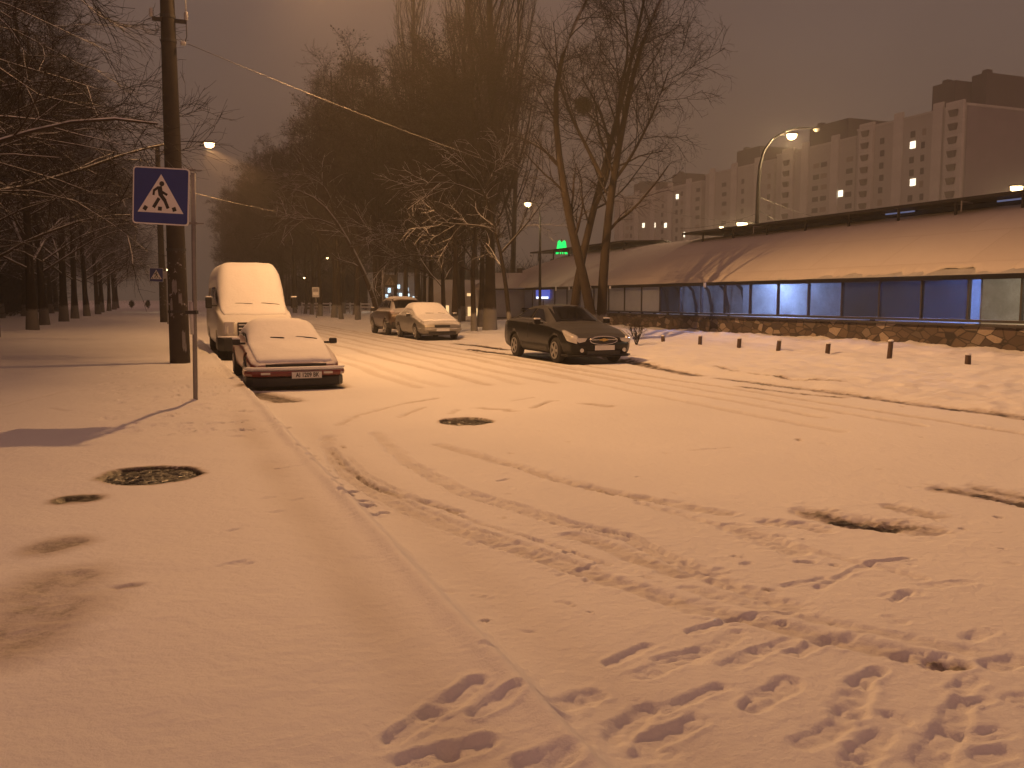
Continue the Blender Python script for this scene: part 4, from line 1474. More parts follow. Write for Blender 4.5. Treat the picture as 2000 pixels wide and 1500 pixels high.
# ------------------------------------------------------------------ metro station gallery
ST_T, ST_S0, ST_S1 = 19.15, 4.0, 58.0
o0 = W(ST_S0, ST_T)
sta = thing('metro_station', 'long low metro entrance gallery with curved snowy roof, blue glass and rubble plinth', 'station building', (o0.x, o0.y, 0), ALPHA)
LS = ST_S1 - ST_S0
Z_SILL, Z_EAVE = 1.02, 2.22
MB().box((.12, LS / 2, Z_SILL / 2 - .15), (.24, LS, Z_SILL + .1)).build('stone_plinth', M['stone'], sta)
MB().box((.10, LS / 2, Z_SILL - .02), (.36, LS, .07)).build('sill', M['dark_steel'], sta)
MB().box((-.12, LS / 2, Z_SILL - .14), (.05, LS, .05)).build('sill_pipe', M['dark_steel'], sta)
MB().box((.10, LS / 2, Z_EAVE - .03), (.24, LS, .14)).build('eave_beam', M['dark_steel'], sta)
BAY = 1.62
n_b = int(LS / BAY)
for i in range(n_b + 1):
    y = i * BAY
    MB().box((.10, y, (Z_SILL + Z_EAVE) / 2 - .04), (.10, .06, Z_EAVE - Z_SILL - .08)).build('mullion', M['dark_steel'], sta)
    if i < n_b:
        s_mid = ST_S0 + y + BAY / 2
        gm = 'glass_clear' if s_mid < 18.4 else 'glass_blue' if s_mid < 22.8 else 'glass_clear' if s_mid < 33 else 'glass_blue' if s_mid < 35 else 'glass_milk'
        MB().box((.10, y + BAY / 2, (Z_SILL + Z_EAVE) / 2 - .04), (.02, BAY - .07, Z_EAVE - Z_SILL - .12)).build('window_pane', M[gm], sta)


def roof_prof(a):
    """a 0..1 eave to ridge -> (x, z)"""
    return -.45 + 5.3 * a, 2.24 + 2.28 * (1 - (1 - a) ** 1.55)


def vault(name, mat, lift, ragged, y0, y1, dy, na=26, skirt=.03):
    ys = np.arange(y0, y1 + 1e-6, dy)
    V = []; 
    for y in ys:
        s_ = ST_S0 + y
        k = 1.0
        if s_ > 50:                                     # rounded far end
            k = math.sqrt(max(0.0, 1 - ((s_ - 50) / 8.0) ** 2)) * .62 + .38
        for j in range(2 * na - 1):
            a = j / (na - 1)
            mir = a > 1
            a_ = 2 - a if mir else a
            if ragged and j == 0:
                rg = (float(fbm(np.array([y * 3.0]), np.array([.5]), 51)[0]) + .1) * (.16 if s_ < 26 else .05)
                big = float(vnoise(np.array([y * .55]), np.array([.7]), 57)[0])
                a_ = max(-.02, (.018 if s_ < 24 else -.004) + rg * .5 + (.02 * (big > .6) if s_ < 26 else 0))
                x, z = roof_prof(max(a_, 0)); x += min(a_, 0) * 5.3
            else:
                x, z = roof_prof(a_)
            zz = 2.24 + (z - 2.24) * k
            if mir: x = 9.7 - x
            if lift and 0 < j < 2 * na - 2: zz += lift
            if lift: zz += .012 * float(fbm(np.array([x * .8]), np.array([y * .8]), 77)[0]) + .012 * abs(math.sin(y * PI / BAY)) ** 6
            V.append((x, y, zz))
    n = 2 * na - 1
    i = np.arange(len(ys) - 1)[:, None] * n + np.arange(n - 1)[None, :]
    Q = np.stack([i, i + n, i + n + 1, i + 1], -1).reshape(-1, 4)[:, ::-1]
    return np_mesh(name, np.array(V), Q, mat, sta)


vault('roof', M['dark_steel'], 0, False, 0, LS, .8)
vault('roof_snow', M['roof_snow'], .06, True, -.02, LS + .02, .10)
for s_ in (38.5, 39.3, 40.6, 42.6, 43.1, 44.8, 30.5):
    y = s_ - ST_S0
    MB().box((-.46, y, 2.14), (.03, .10 + .06 * rnd.random(), .14 + .1 * rnd.random())).build('hanging_snow', M['snow_cap'], sta, bevel=.012)
# ridge canopies
for y0, y1 in ((-.3, 34.2), (38.6, 53.5)):
    zc = 4.80
    mb = MB()
    pl = [(3.3, zc), (6.4, zc), (6.4, zc - .10), (3.3, zc - .10)]
    mb.prism([(a, b) for a, b in pl], y0, y1)
    if y0 > 10:
        mb = MB().prism(pl, y0 + 1.6, y1)
        mb.add([(3.3, y0 + 1.6, zc), (3.3, y0 + 1.6, zc - .1), (6.4, y0 + 1.6, zc - .1), (6.4, y0 + 1.6, zc), (4.8, y0 - .2, zc - .05)], [(0, 1, 4), (1, 2, 4), (2, 3, 4), (3, 0, 4)])
    mb.build('roof_canopy', M['dark_steel'], sta)
    MB().box((3.34, (y0 + y1) / 2 + .6, zc - .02), (.06, y1 - y0 - 2, .30)).build('canopy_fascia', M['dark_steel'], sta) if y0 < 0 and False else None
    k = int((y1 - y0) / 2.4)
    for i in range(k + 1):
        y = y0 + 1.7 + i * 2.4
        if y > y1: break
        MB().box((3.45, y, 4.44), (.07, .07, .6)).build('canopy_post', M['dark_steel'], sta)
MB().box((4.2, 12, 4.55), (.05, 40, .26)).build('clerestory', M['glass_blue'], sta)
for y in (13.6, 16.4, 21.0):
    MB().box((3.9, y, 4.62), (.06, 1.3, .05)).build('clerestory_light', M['clere_on'] if 'clere_on' in M else M.setdefault('clere_on', emit('clerestory_glow', (.35, .5, .95), .16)), sta)
for y in (17.5, 28.0):
    MB().tube([(2.9, y, 4.3), (2.9, y, 4.62), (3.6, y + .2, 4.62)], .025, 6).build('guard_rail', M['steel'], sta)
# inside
MB().box((4.85, LS / 2, .10), (9.4, LS, .1)).build('inner_floor', M['inner'], sta)
MB().box((9.55, LS / 2, 1.2), (.16, LS, 2.3)).build('back_wall', M['inner'], sta)
MB().box((4.85, LS - .1, 1.15), (9.2, .16, 2.3)).build('end_wall', M['wall_grey'], sta)
MB().box((4.85, .1, 1.15), (9.2, .16, 2.3)).build('end_wall', M['wall_grey'], sta)
for i in range(1, 34):
    y = i * BAY
    pts = [(9.40, y, .15), (9.35, y, 1.2), (9.1, y, 2.1), (8.2, y, 2.9), (6.6, y, 3.9), (4.85, y, 4.3)]
    MB().tube(pts, .09, 6).build('roof_rib', M['dark_steel'], sta)
MB().box((3.2, 22.0, 1.2), (.06, 14.0, 2.2)).build('bounce_screen', M['inner'], sta)  # added pale screen close behind the panes to catch the tube light
MB().box((4.2, 14.45, 1.35), (7.6, .06, 2.5)).build('partition', M['inner'], sta)
MB().box((5.0, 24.6, 1.2), (3.0, .06, 2.2)).build('partition', M['wall_grey'], sta)
MB().prism([(2.0, .15), (6.8, .15), (6.8, 1.2), (4.4, 2.0)], 21.2, 21.4).build('stair_wall', M['dark_steel'], sta)
for y, x, pw, c_ in ((26.4, 1.9, 520, (.42, .56, 1.0)), (26.6, 6.0, 250, (.35, .48, 1.0)), (33, 6, 220, (.5, .6, 1.0)), (17.0, 1.1, 420, (.25, .4, 1.0)), (44, 5.5, 130, (.6, .68, 1.0)), (40, 5.5, 90, (.6, .66, 1.0))):  # first tube is the visible one; the rest added to light the panes
    o = MB().box((x, y, 2.75), (.12, 1.2, .07)).build('tube_fill_lamp', M['tube_on'], sta, bevel=.01)
    light('tube_fill_light', (x, y, 2.62), pw, c_, .2, o)
o = MB().box((5.0, 11.5, 2.8), (.12, 1.2, .07)).build('tube_fill_lamp', M['lamp_far'], sta, bevel=.01)  # added warm fill with no visible source, tints the end bays tan
light('tube_fill_light', (5.0, 10.5, 2.55), 600, (1, .74, .42), .2, o)
light('tube_fill_light', (5.0, 5.5, 2.55), 300, (1, .74, .42), .2, o)

o = MB().box((-.02, 43.6, 1.85), (.05, 1.9, .5)).build('lit_panel', M['panel_blue'], sta)
MB().box((-.055, 43.6, 1.66), (.02, 1.7, .12)).build('light_strip', M['panel_white'], o)
# green M on the canopy
q = at(1097, 486, 60)
t = thing('metro_sign', 'glowing green letter M standing on the station canopy', 'sign', (q.x, 60, 4.80), R(4))
Mp = [(-.44, 0), (-.40, .0), (-.20, .86), (-.14, .90), (-.08, .86), (0, .74), (.08, .86), (.14, .90), (.20, .86), (.40, 0), (.44, 0)]
Mp = [(-.46, 0), (-.30, .80), (-.26, .86), (-.20, .89), (-.13, .87), (-.06, .80), (0, .70), (.06, .80), (.13, .87), (.20, .89), (.26, .86), (.30, .80), (.46, 0),
      (.26, 0), (.24, .10), (.19, .16), (.14, .14), (.12, 0), (.06, 0), (.04, .12), (0, .17), (-.04, .12), (-.06, 0), (-.12, 0), (-.14, .14), (-.19, .16), (-.24, .10), (-.26, 0)]
Mp = [(x * .86, z * 1.02 - .22) for x, z in Mp]
MB().prism(Mp, -.08, .08).build('letter', M['green_on'], t)
MB().box((0, .16, .3), (.06, .06, 1.0)).build('stand', M['dark_steel'], t)

# kiosk beyond the black car
kq = at(992, 600, 54)
t = thing('kiosk', 'low grey kiosk with a snowy hipped roof behind the tree trunks', 'kiosk', (kq.x, 55.5, .1), ALPHA * .5)
MB().box((0, 0, 1.0), (3.4, 3.0, 2.1)).build('wall', M['wall_grey'], t)
mb = MB().add([(-2.1, -1.9, 2.05), (2.1, -1.9, 2.05), (2.1, 1.9, 2.05), (-2.1, 1.9, 2.05), (-2.1, -1.9, 2.16), (2.1, -1.9, 2.16), (2.1, 1.9, 2.16), (-2.1, 1.9, 2.16), (-.9, 0, 3.1), (.9, 0, 3.1)],
              [(0, 1, 2, 3), (0, 1, 5, 4), (1, 2, 6, 5), (2, 3, 7, 6), (3, 0, 4, 7), (4, 5, 9, 8), (5, 6, 9), (6, 7, 8, 9), (7, 4, 8)])
r_ = mb.build('roof', M['kiosk_snow'], t)
MB().box((0, -1.92, 2.06), (4.2, .06, .09)).build('gutter', M['dark_steel'], r_)
MB().box((.8, .3, 3.0), (.3, .3, .8)).build('chimney', M['techroof'], r_)
MB().box((-.2, -1.56, .35), (3.0, .05, .06)).build('rail', M['dark_steel'], t)

# ------------------------------------------------------------------ shops glimpsed through the trees
q = at(782, 556, 96)
t = thing('shop', 'far shop glowing cold blue-white between the trunks', 'shop', (q.x, 96, 0), ALPHA * .3)
MB().box((0, 1.6, 2.2), (7.0, 3, 4.4)).build('wall', M['wall_grey'], t)
for x, z, w, h in ((-2.2, 1.9, .6, .3), (-1.5, 1.9, .3, .3), (-1.2, 2.5, .3, .5), (-.2, 2.9, .3, .4), (-.5, 2.1, .35, .3), (0, 2.0, .3, .4), (.6, 3.4, .25, .5), (.7, 2.6, .3, .35), (.8, 2.0, .3, .3), (.9, 1.4, .35, .25), (1.7, 3.0, .25, .4), (1.7, 2.3, .3, .25), (1.4, 1.8, .25, .2), (-2.4, 2.5, .3, .25), (-1.9, 1.4, .5, .2), (1.0, 1.0, .5, .3)):
    MB().box((x, .06, z), (w, .06, h)).build('lit_window', M['shop_on'], t)
q = at(940, 592, 66)
t = thing('shop', 'warm lit shop front low between the trunks left of the kiosk', 'shop', (q.x - 1.0, 66, 0), ALPHA * .3)
MB().box((0, 1.6, 1.5), (6.0, 3, 3.0)).build('wall', M['wall_grey'], t)
for x, z, w, h in ((1.0, .55, .7, .7), (1.0, 1.5, .5, .45), (.1, 1.9, .3, .2), (.2, .6, .4, .8), (-1.6, .7, .4, .8)):
    MB().box((x, .06, z), (w, .06, h)).build('lit_window', M['shop_warm'], t)
fa, fb = at(590, 612, 92), at(735, 612, 84)
t = thing('fence', 'low pale fence lit from behind among the far trunks', 'fence', (fa.x, fa.y, .1), math.atan2(fb.y - fa.y, fb.x - fa.x))
L = (fb - fa).length
for i in range(int(L / 1.6) + 1):
    MB().box((i * 1.6, 0, .55), (.12, .1, 1.2)).build('post', M['sign_back'], t)
mb = MB()
for z in (.35, .7, 1.0): mb.box((L / 2, 0, z), (L, .04, .12))
mb.build('rails', M['sign_white'], t)
light('lamp_light', (L * .75, 3.0, 2.2), 120, (1, .78, .5), .2, t)

# ------------------------------------------------------------------ apartment blocks
def block(s0, s1, H, label, tech, stacks, lit, pale=False, T0=155.0, depth=20.0, gable=False, vis=9):
    o = W(s0, T0)
    t = thing('apartment_block', label, 'apartment block', (o.x, o.y, 0), ALPHA, 'panel apartment blocks behind the station')
    L = s1 - s0
    MB().box((depth / 2, L / 2, H / 2), (depth, L, H)).build('wall', M['facade_pale' if pale else 'facade'], t)
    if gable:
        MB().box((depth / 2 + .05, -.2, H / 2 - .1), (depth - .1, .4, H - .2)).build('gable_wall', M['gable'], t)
    MB().box((depth / 2, L / 2, H + .25), (depth + .3, L + .3, .5)).build('parapet', M['facade'], t)
    for y0, y1, h, d0 in tech:
        MB().box((d0 + 6.4, (y0 + y1) / 2, H + .5 + h / 2), (12.8, y1 - y0, h)).build('roof_storey', M['techroof'], t)
        MB().box((d0 + 2, y1 - 2, H + .5 + h + .5), (1.4, 1.4, 1.0)).build('roof_vent', M['techroof'], t)
    for q_ in range(7, int(L) - 3, 11):                   # stair bays
        if all(abs(q_ - z_) > 3.5 for z_ in stacks):
            MB().box((-.15, q_, H / 2 + .9), (.5, 2.6, H + 1.8)).build('stair_bay', M['facade_pale'], t)
    fl = 2.8
    tops = int((H - 1) / fl)
    used = 0
    mbs = MB()
    for ys in stacks:                                     # loggia stacks stand a little proud, each balcony its own
        MB().box((-.35, ys, H / 2 + .6), (.7, 4.4, H + 1.2)).build('loggia_stack', M['facade_pale'], t)
        for f in range(tops - vis, tops + 1):
            z = f * fl + .4
            vs = [(-.75, ys - 1.1, z + 1.3), (-.75, ys + 1.1, z + 1.3), (-.72, ys + .8, z), (-.72, ys - .8, z), (-1.35, ys - 1.1, z + 1.3), (-1.35, ys + 1.1, z + 1.3), (-1.1, ys + .8, z), (-1.1, ys - .8, z)]
            MB().add(vs, [(0, 1, 2, 3), (4, 5, 6, 7), (0, 1, 5, 4), (1, 2, 6, 5), (2, 3, 7, 6), (3, 0, 4, 7)]).build('balcony', M['balc'], t)
    k = int((L - 1) / 3.0)
    rb = random.Random(int(s0))
    kinds = [rb.choice('wwbdn') for _ in range(k)]
    lw = []
    for px, py in lit:                                  # the lit windows of the photograph, on this facade
        u_, b_, c_ = ray(px, py)
        kk = (T0 + X0 * NX) / (u_ * NX + b_ * NY)
        ly, lz = st(u_ * kk, b_ * kk)[0] - s0, CAMZ + c_ * kk
        lw.append((ly, lz))
        MB().box((-.04, ly, lz), (.12, 1.5, 1.5)).build('lit_window', M['win_on'], t)
    for f in range(tops - 1, tops - vis, -1):
        for i in range(k):
            y = 2.0 + i * 3.0
            z = f * fl + 1.5
            if any(abs(y - q) < 3.2 for q in stacks) or kinds[i] == 'n' or min([abs(y - q_) for q_ in range(7, int(L) - 3, 11)] + [9]) < 2.2: continue
            if any(abs(y - a_) < 1.7 and abs(z - b_) < 1.6 for a_, b_ in lw): continue
            w, hh, zz = {'w': (1.3, 1.4, z), 'b': (2.2, 1.2, z + .15), 'd': (1.0, 1.4, z)}[kinds[i]]
            y += rb.uniform(-.2, .2)
            mats = M['win'] if rb.random() < .72 else M['win_dim']
            if used < 92:
                MB().box((-.02, y, zz), (.1, w, hh)).build('window', mats, t)
                used += 1
            else:
                mbs.box((-.02, y, zz), (.1, w, hh))
    if mbs.v:
        r_ = mbs.build('windows', M['win'], t); r_['kind'] = 'stuff'
    return t


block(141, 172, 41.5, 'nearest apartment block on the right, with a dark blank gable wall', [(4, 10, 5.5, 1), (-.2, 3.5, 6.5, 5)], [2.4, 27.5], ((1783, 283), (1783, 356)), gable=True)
block(172.3, 202, 40.0, 'second apartment block from the right, behind the top of the curved lamp post', [(4, 18, 5.0, 1)], [24.5], ((1642, 378),))
block(203, 236, 39.0, 'third apartment block from the right, left of the curved lamp post', [(9, 20, 5.0, 2)], [], ())
block(238, 295, 37.5, 'farthest apartment block, fading into the haze beside the leaning trees', [(16, 22, 4.5, 3), (38, 48, 4.5, 3)], [], ((1323, 384), (1257, 440), (1278, 440), (1300, 440), (1338, 458)), vis=10)
# a near corner of another block at the right edge, beyond the gable
o = W(150, 182)
# ------------------------------------------------------------------ bollards, bush
bp = [(1295, 668, 10), (1367, 674, 15), (1443, 679, 15), (1520, 684, 16), (1616, 691, 17), (1737, 699, 28), (1890, 713, 17)]
nm = ['leftmost of the seven wooden bollards, nearest the bare bush', 'second bollard from the bare bush', 'third bollard from the bush, middle of the left half', 'middle one of the seven wooden bollards',
      'snow-capped wooden bollard just left of the tallest one', 'tallest wooden bollard, tilted, with a bright snow cap', 'rightmost leaning reddish bollard']
for (px, py, hp), lb in zip(bp, nm):
    p = at_z(px, py, .18)
    z = gz(p.x, p.y)
    p = at_z(px, py, z); 
    h = hp / F * p.y * 1.15
    t = thing('wooden_bollard', lb, 'bollard', (p.x, p.y, z), rnd.random(), 'wooden bollards before the stone wall')
    lean = .16 if hp > 20 else .1 * rnd.uniform(-1, 1)
    MB().tube([(-lean * .1, 0, -.15), (0, 0, 0), (lean * h, .0, h)], [.066, .064, .060], 10).build('stump', M['wood'], t, smooth=False)
    MB().lathe([(.062, 0), (.068, .02), (.05, .04), (.015, .05)], 12, 'Z', (lean * h, 0, h)).build('snow_cap', M['snow_cap'], t, smooth=True)

# ------------------------------------------------------------------ trees
def norm(a):
    return a / (np.linalg.norm(a, axis=-1, keepdims=True) + 1e-9)


def grow(P, Rr, m, u0, u1, ang, length, k, trop, wob, rscale=.6, rmin=.006, updir=(0, 0, 1), bend=None, lenfall=.5):
    """children of the polylines P (n,k0,3); m per parent"""
    n, k0, _ = P.shape
    idx = np.repeat(np.arange(n), m)
    N = len(idx)
    u = u0 + (u1 - u0) * ((np.tile(np.arange(m), n) + rng.random(N)) / m)
    f = u * (k0 - 1); i0 = np.clip(f.astype(int), 0, k0 - 2); fr = (f - i0)[:, None]
    p = P[idx, i0] * (1 - fr) + P[idx, i0 + 1] * fr
    r = Rr[idx, i0] * (1 - fr[:, 0]) + Rr[idx, i0 + 1] * fr[:, 0]
    tan = norm(P[idx, i0 + 1] - P[idx, i0])
    q = norm(np.cross(tan, rng.normal(size=(N, 3))))
    a = np.radians(rng.uniform(ang[0], ang[1], N))[:, None]
    d = norm(tan * np.cos(a) + q * np.sin(a))
    L = length * (1 - lenfall * u) * rng.uniform(.6, 1.25, N) if not hasattr(length, 'shape') else length[idx] * (1 - lenfall * u) * rng.uniform(.6, 1.25, N)
    out = np.zeros((N, k, 3)); out[:, 0] = p
    step = (L / (k - 1))[:, None]
    up = np.array(updir, float)[None]
    for j in range(1, k):
        tr = trop[0] + (trop[1] - trop[0]) * j / k
        d = norm(d + up * tr + rng.normal(size=(N, 3)) * wob)
        out[:, j] = out[:, j - 1] + d * step
    r0 = np.maximum(r * rscale * rng.uniform(.7, 1, N), rmin)
    rad = r0[:, None] * np.linspace(1, .35, k)[None]
    rad = np.maximum(rad, rmin * .7)
    return out, rad, L


def tubes(P, Rr, sides):
    n, k, _ = P.shape
    T = np.zeros_like(P)
    T[:, 1:-1] = P[:, 2:] - P[:, :-2]; T[:, 0] = P[:, 1] - P[:, 0]; T[:, -1] = P[:, -1] - P[:, -2]
    T = norm(T)
    ref = np.zeros_like(T); ref[..., 2] = 1
    vert = np.abs(T[..., 2]) > .93
    ref[vert] = (1, 0, 0)
    A = norm(np.cross(T, ref)); B = np.cross(A, T)
    an = 2 * PI * (np.arange(sides) + .25) / sides
    V = P[:, :, None, :] + Rr[:, :, None, None] * (A[:, :, None, :] * np.cos(an)[None, None, :, None] + B[:, :, None, :] * np.sin(an)[None, None, :, None])
    base = (np.arange(n)[:, None, None] * k + np.arange(k - 1)[None, :, None]) * sides
    j = np.arange(sides)[None, None, :]
    j2 = (j + 1) % sides
    Q = np.stack([base + j, base + j2, base + j2 + sides, base + j + sides], -1).reshape(-1, 4)
    return V.reshape(-1, 3), Q


def join(parts):
    V = []; Q = []; b = 0
    for v, q in parts:
        V.append(v); Q.append(q + b); b += len(v)
    return np.concatenate(V), np.concatenate(Q)


def leaves(P, n, size, spread=.12):
    k = P.shape[1]
    i = rng.integers(0, len(P), n); j = rng.integers(1, k, n)
    c = P[i, j] + rng.normal(size=(n, 3)) * spread
    a = norm(rng.normal(size=(n, 3))); b = norm(np.cross(a, rng.normal(size=(n, 3))))
    s = (size * rng.uniform(.5, 1.2, n))[:, None]
    V = np.stack([c - a * s, c + b * s * .6, c + a * s, c - b * s * .6], 1).reshape(-1, 3)
    Q = np.arange(4 * n).reshape(-1, 4)
    return V, Q


def smooth_line(pts, k):
    pts = np.array([tuple(p) for p in pts], float)
    d = np.concatenate([[0], np.cumsum(np.linalg.norm(np.diff(pts, axis=0), axis=1))])
    x = np.linspace(0, d[-1], k)
    out = np.stack([np.interp(x, d, pts[:, i]) for i in range(3)], 1)
    for _ in range(2):
        out[1:-1] = .25 * out[:-2] + .5 * out[1:-1] + .25 * out[2:]
    return out


def trunk_line(H, r0, r1, k=9, lean=(0, 0), wob=.12):
    z = np.linspace(-.25, H, k)
    P = np.zeros((1, k, 3)); P[0, :, 2] = z
    w = np.cumsum(rng.normal(size=(k, 2)) * wob, 0); w -= w[0]
    P[0, :, 0] = w[:, 0] + lean[0] * z; P[0, :, 1] = w[:, 1] + lean[1] * z
    Rr = (r0 + (r1 - r0) * np.linspace(0, 1, k) ** .8)[None]
    Rr[0, 0] *= 1.35
    return P, Rr


def tree(name, label, cat, loc, tr, tr_r, levels, bark_m, twig_m, group=None, leaf=0, leaf_size=.12, sides=(9, 6, 4, 3, 3), extra=None, fine_m=None):
    t = thing(name, label, cat, loc, 0, group)
    V, Q = tubes(tr, tr_r, sides[0])
    np_mesh('trunk', V, Q, bark_m, t)
    cr = []
    P, Rr = tr, tr_r
    allp = None
    for li, lv in enumerate(levels):
        P, Rr, L = grow(P, Rr, **lv)
        if extra is not None and li == 0:
            P = np.concatenate([P, extra[0]]); Rr = np.concatenate([Rr, extra[1]])
        cr.append(tubes(P, Rr, sides[min(li + 1, len(sides) - 1)]))
        allp = P
    if fine_m is not None:
        V, Q = join(cr[:2]); np_mesh('limbs', V, Q, twig_m, t)
        V, Q = join(cr[2:]); np_mesh('twigs', V, Q, fine_m, t)
    else:
        V, Q = join(cr); np_mesh('crown', V, Q, twig_m, t)
    if leaf:
        V, Q = leaves(allp, leaf, leaf_size)
        np_mesh('dead_leaves', V, Q, M['leaf'], t, smooth=False)
    return t


def broad_levels(H, limb=5.5, up=.10, n=26, fine=4, droop=-.02, u0=.28):
    return [dict(m=n, u0=u0, u1=.98, ang=(35, 70), length=limb, k=7, trop=(up, up * .6), wob=.10, rscale=.55, rmin=.02, lenfall=.55),
            dict(m=9, u0=.15, u1=1.0, ang=(25, 60), length=limb * .42, k=6, trop=(.05, .0), wob=.14, rscale=.5, rmin=.012, lenfall=.4),
            dict(m=8, u0=.1, u1=1.0, ang=(25, 60), length=limb * .19, k=4, trop=(.03, droop), wob=.16, rscale=.55, rmin=.008, lenfall=.4),
            dict(m=fine, u0=.1, u1=1.0, ang=(20, 60), length=limb * .10, k=3, trop=(.0, droop), wob=.18, rscale=.6, rmin=.006, lenfall=.4)]


# -- right side wood: four prototypes, then copies
G_FAR = 'bare trees of the dense wood along the right of the road'
protos = []


def far_proto(kind, label):
    if kind == 0:
        tr = trunk_line(15.5, .19, .05)
        return tree('bare_tree', label, 'tree', (0, 0, 0), *tr, broad_levels(15, 4.6, .13, 30), M['bark_dark'], M['twig_dark'], G_FAR, 2600, .085)
    if kind == 1:
        tr = trunk_line(17, .17, .04, lean=(.03, .02))
        return tree('bare_tree', label, 'tree', (0, 0, 0), *tr, broad_levels(17, 4.0, .16, 34), M['bark_dark'], M['twig_dark'], G_FAR, 3600, .09)
    if kind == 2:
        tr = trunk_line(13.5, .15, .04, lean=(-.04, .0))
        return tree('bare_tree', label, 'tree', (0, 0, 0), *tr, broad_levels(13, 4.8, .10, 26, u0=.22), M['bark_dark'], M['twig_dark'], G_FAR, 2000, .08)
    tr = trunk_line(18.5, .21, .05, lean=(.01, -.02))
    return tree('bare_tree', label, 'tree', (0, 0, 0), *tr, broad_levels(18, 4.4, .2, 30), M['bark_dark'], M['twig_dark'], G_FAR, 1500, .08)


LBL_ROW = 'bare whitewashed-foot tree in the front row of the dense wood beyond the parked cars'
LBL_BACK = 'dark bare tree deep in the dense wood behind the front row'
spots = []
for row, (tt, s0, s1, ds) in enumerate(((11.6, 57, 190, 6.2), (15.2, 50, 185, 7.2), (19.5, 66, 180, 8.0), (25, 72, 180, 9.5))):
    s_ = s0
    while s_ < s1:
        spots.append((s_ + rnd.uniform(-1.5, 1.5), tt + rnd.uniform(-.9, .9), row))
        s_ += ds * rnd.uniform(.75, 1.25)
for s_, t_ in ((38.8, 11.0), (39.6, 12.2), (44.5, 11.4), (47.5, 12.6), (44, 14.0), (53, 11.0)):
    spots.append((s_, t_, 0))
for i, (s_, t_, row) in enumerate(spots):
    p = W(s_, t_)
    lb = LBL_ROW if row == 0 else LBL_BACK
    if row == 0 and s_ < 56:
        lb = 'slender dark bare tree close behind the silver and brown cars'
    grp = G_FAR + (', front row' if row == 0 else ', back rows') if s_ >= 56 or row else 'slender dark trees close behind the silver and brown cars'
    z = gz(p.x, p.y) - .02
    sc_ = rnd.uniform(.9, 1.12) * (1 + .14 * min(1, max(0, (s_ - 60) / 80)))
    kd = i % 4
    if s_ < 56: kd = 2 if i % 2 else 0; sc_ = rnd.uniform(.8, .95)
    if i < 4:
        o = far_proto(i, lb); protos.append(o)
        o.location = (p.x, p.y, z); o.rotation_euler = (0, 0, rnd.uniform(0, 6.28)); o.scale = (sc_,) * 3
        o['label'] = lb; o['group'] = grp
    else:
        copy_thing(protos[kd], (p.x, p.y, z), rnd.uniform(0, 6.28), sc_, lb, grp)

# -- poplars
def poplar_levels(H):
    return [dict(m=46, u0=.16, u1=.97, ang=(18, 34), length=H * .30, k=8, trop=(.22, .16), wob=.05, rscale=.42, rmin=.02, lenfall=.45),
            dict(m=8, u0=.15, u1=1, ang=(14, 34), length=H * .085, k=6, trop=(.16, .12), wob=.07, rscale=.5, rmin=.012, lenfall=.35),
            dict(m=8, u0=.1, u1=1, ang=(16, 40), length=H * .030, k=4, trop=(.12, .08), wob=.1, rscale=.6, rmin=.008, lenfall=.3)]


pop = []
for i, (px, Y, H, lb) in enumerate(((956, 42.5, 27, 'thick poplar trunk rising straight behind the black car'), (818, 62, 31, 'leftmost tall poplar with upright twigs reaching the top edge'),
                                    (900, 56, 30, 'tall upright poplar between the leftmost poplar and the thickest trunk'), (1000, 66, 31, 'rightmost tall poplar, just left of the leaning trees'), (930, 70, 30, 'hidden poplar behind the thick trunk'))):
    p = at(px, 583, Y); z = gz(p.x, p.y)
    if i < 2:
        tr = trunk_line(H, .29 if i == 0 else .24, .03, k=12, wob=.1)
        o = tree('poplar', lb, 'tree', (p.x, p.y, z), *tr, poplar_levels(H), M['bark_dark'], M['twig_dark'], None, 0)
        pop.append(o)
    else:
        copy_thing(pop[1], (p.x, p.y, z), rnd.uniform(0, 6), H / 31, lb)

# -- leaning many-stemmed trees beside the black car
def stems(name, label, Y, lines, radii, levels, base_px, bark_m, twig_m, leaf=0, sides=(9, 6, 4, 3, 3), k=12, depth=None, fine=None):
    b = at_z(base_px[0], base_px[1], .2)
    b = at(base_px[0], base_px[1], Y)
    zb = gz(b.x, b.y)
    base = Vector((b.x, b.y, zb))
    P = []; Rr = []
    for li, (ln, rr) in enumerate(zip(lines, radii)):
        w = [at(x, y, Y + (depth[li] * j / len(ln) if depth else 0)) - base for j, (x, y) in enumerate(ln)]
        if li == 0 or ln[0][1] > 560:
            w[0].z = min(w[0].z, -.2)
        P.append(smooth_line(w, k)); Rr.append(np.linspace(rr[0], rr[1], k))
    return tree(name, label, 'tree', base, np.array(P), np.array(Rr), levels, bark_m, twig_m, None, leaf, sides=sides, fine_m=fine)


def lean_levels(l1=3.4, n=16, droop=-.05, up=.08, u0=.3):
    return [dict(m=n, u0=u0, u1=1.0, ang=(30, 65), length=l1, k=7, trop=(up, .0), wob=.12, rscale=.42, rmin=.012, lenfall=.35),
            dict(m=8, u0=.1, u1=1, ang=(25, 60), length=l1 * .45, k=6, trop=(.04, droop), wob=.14, rscale=.5, rmin=.009, lenfall=.35),
            dict(m=6, u0=.1, u1=1, ang=(25, 60), length=l1 * .2, k=5, trop=(.0, droop), wob=.15, rscale=.6, rmin=.0045, lenfall=.3),
            dict(m=2, u0=.2, u1=1, ang=(20, 55), length=l1 * .1, k=3, trop=(.0, droop), wob=.15, rscale=.7, rmin=.004, lenfall=.3)]


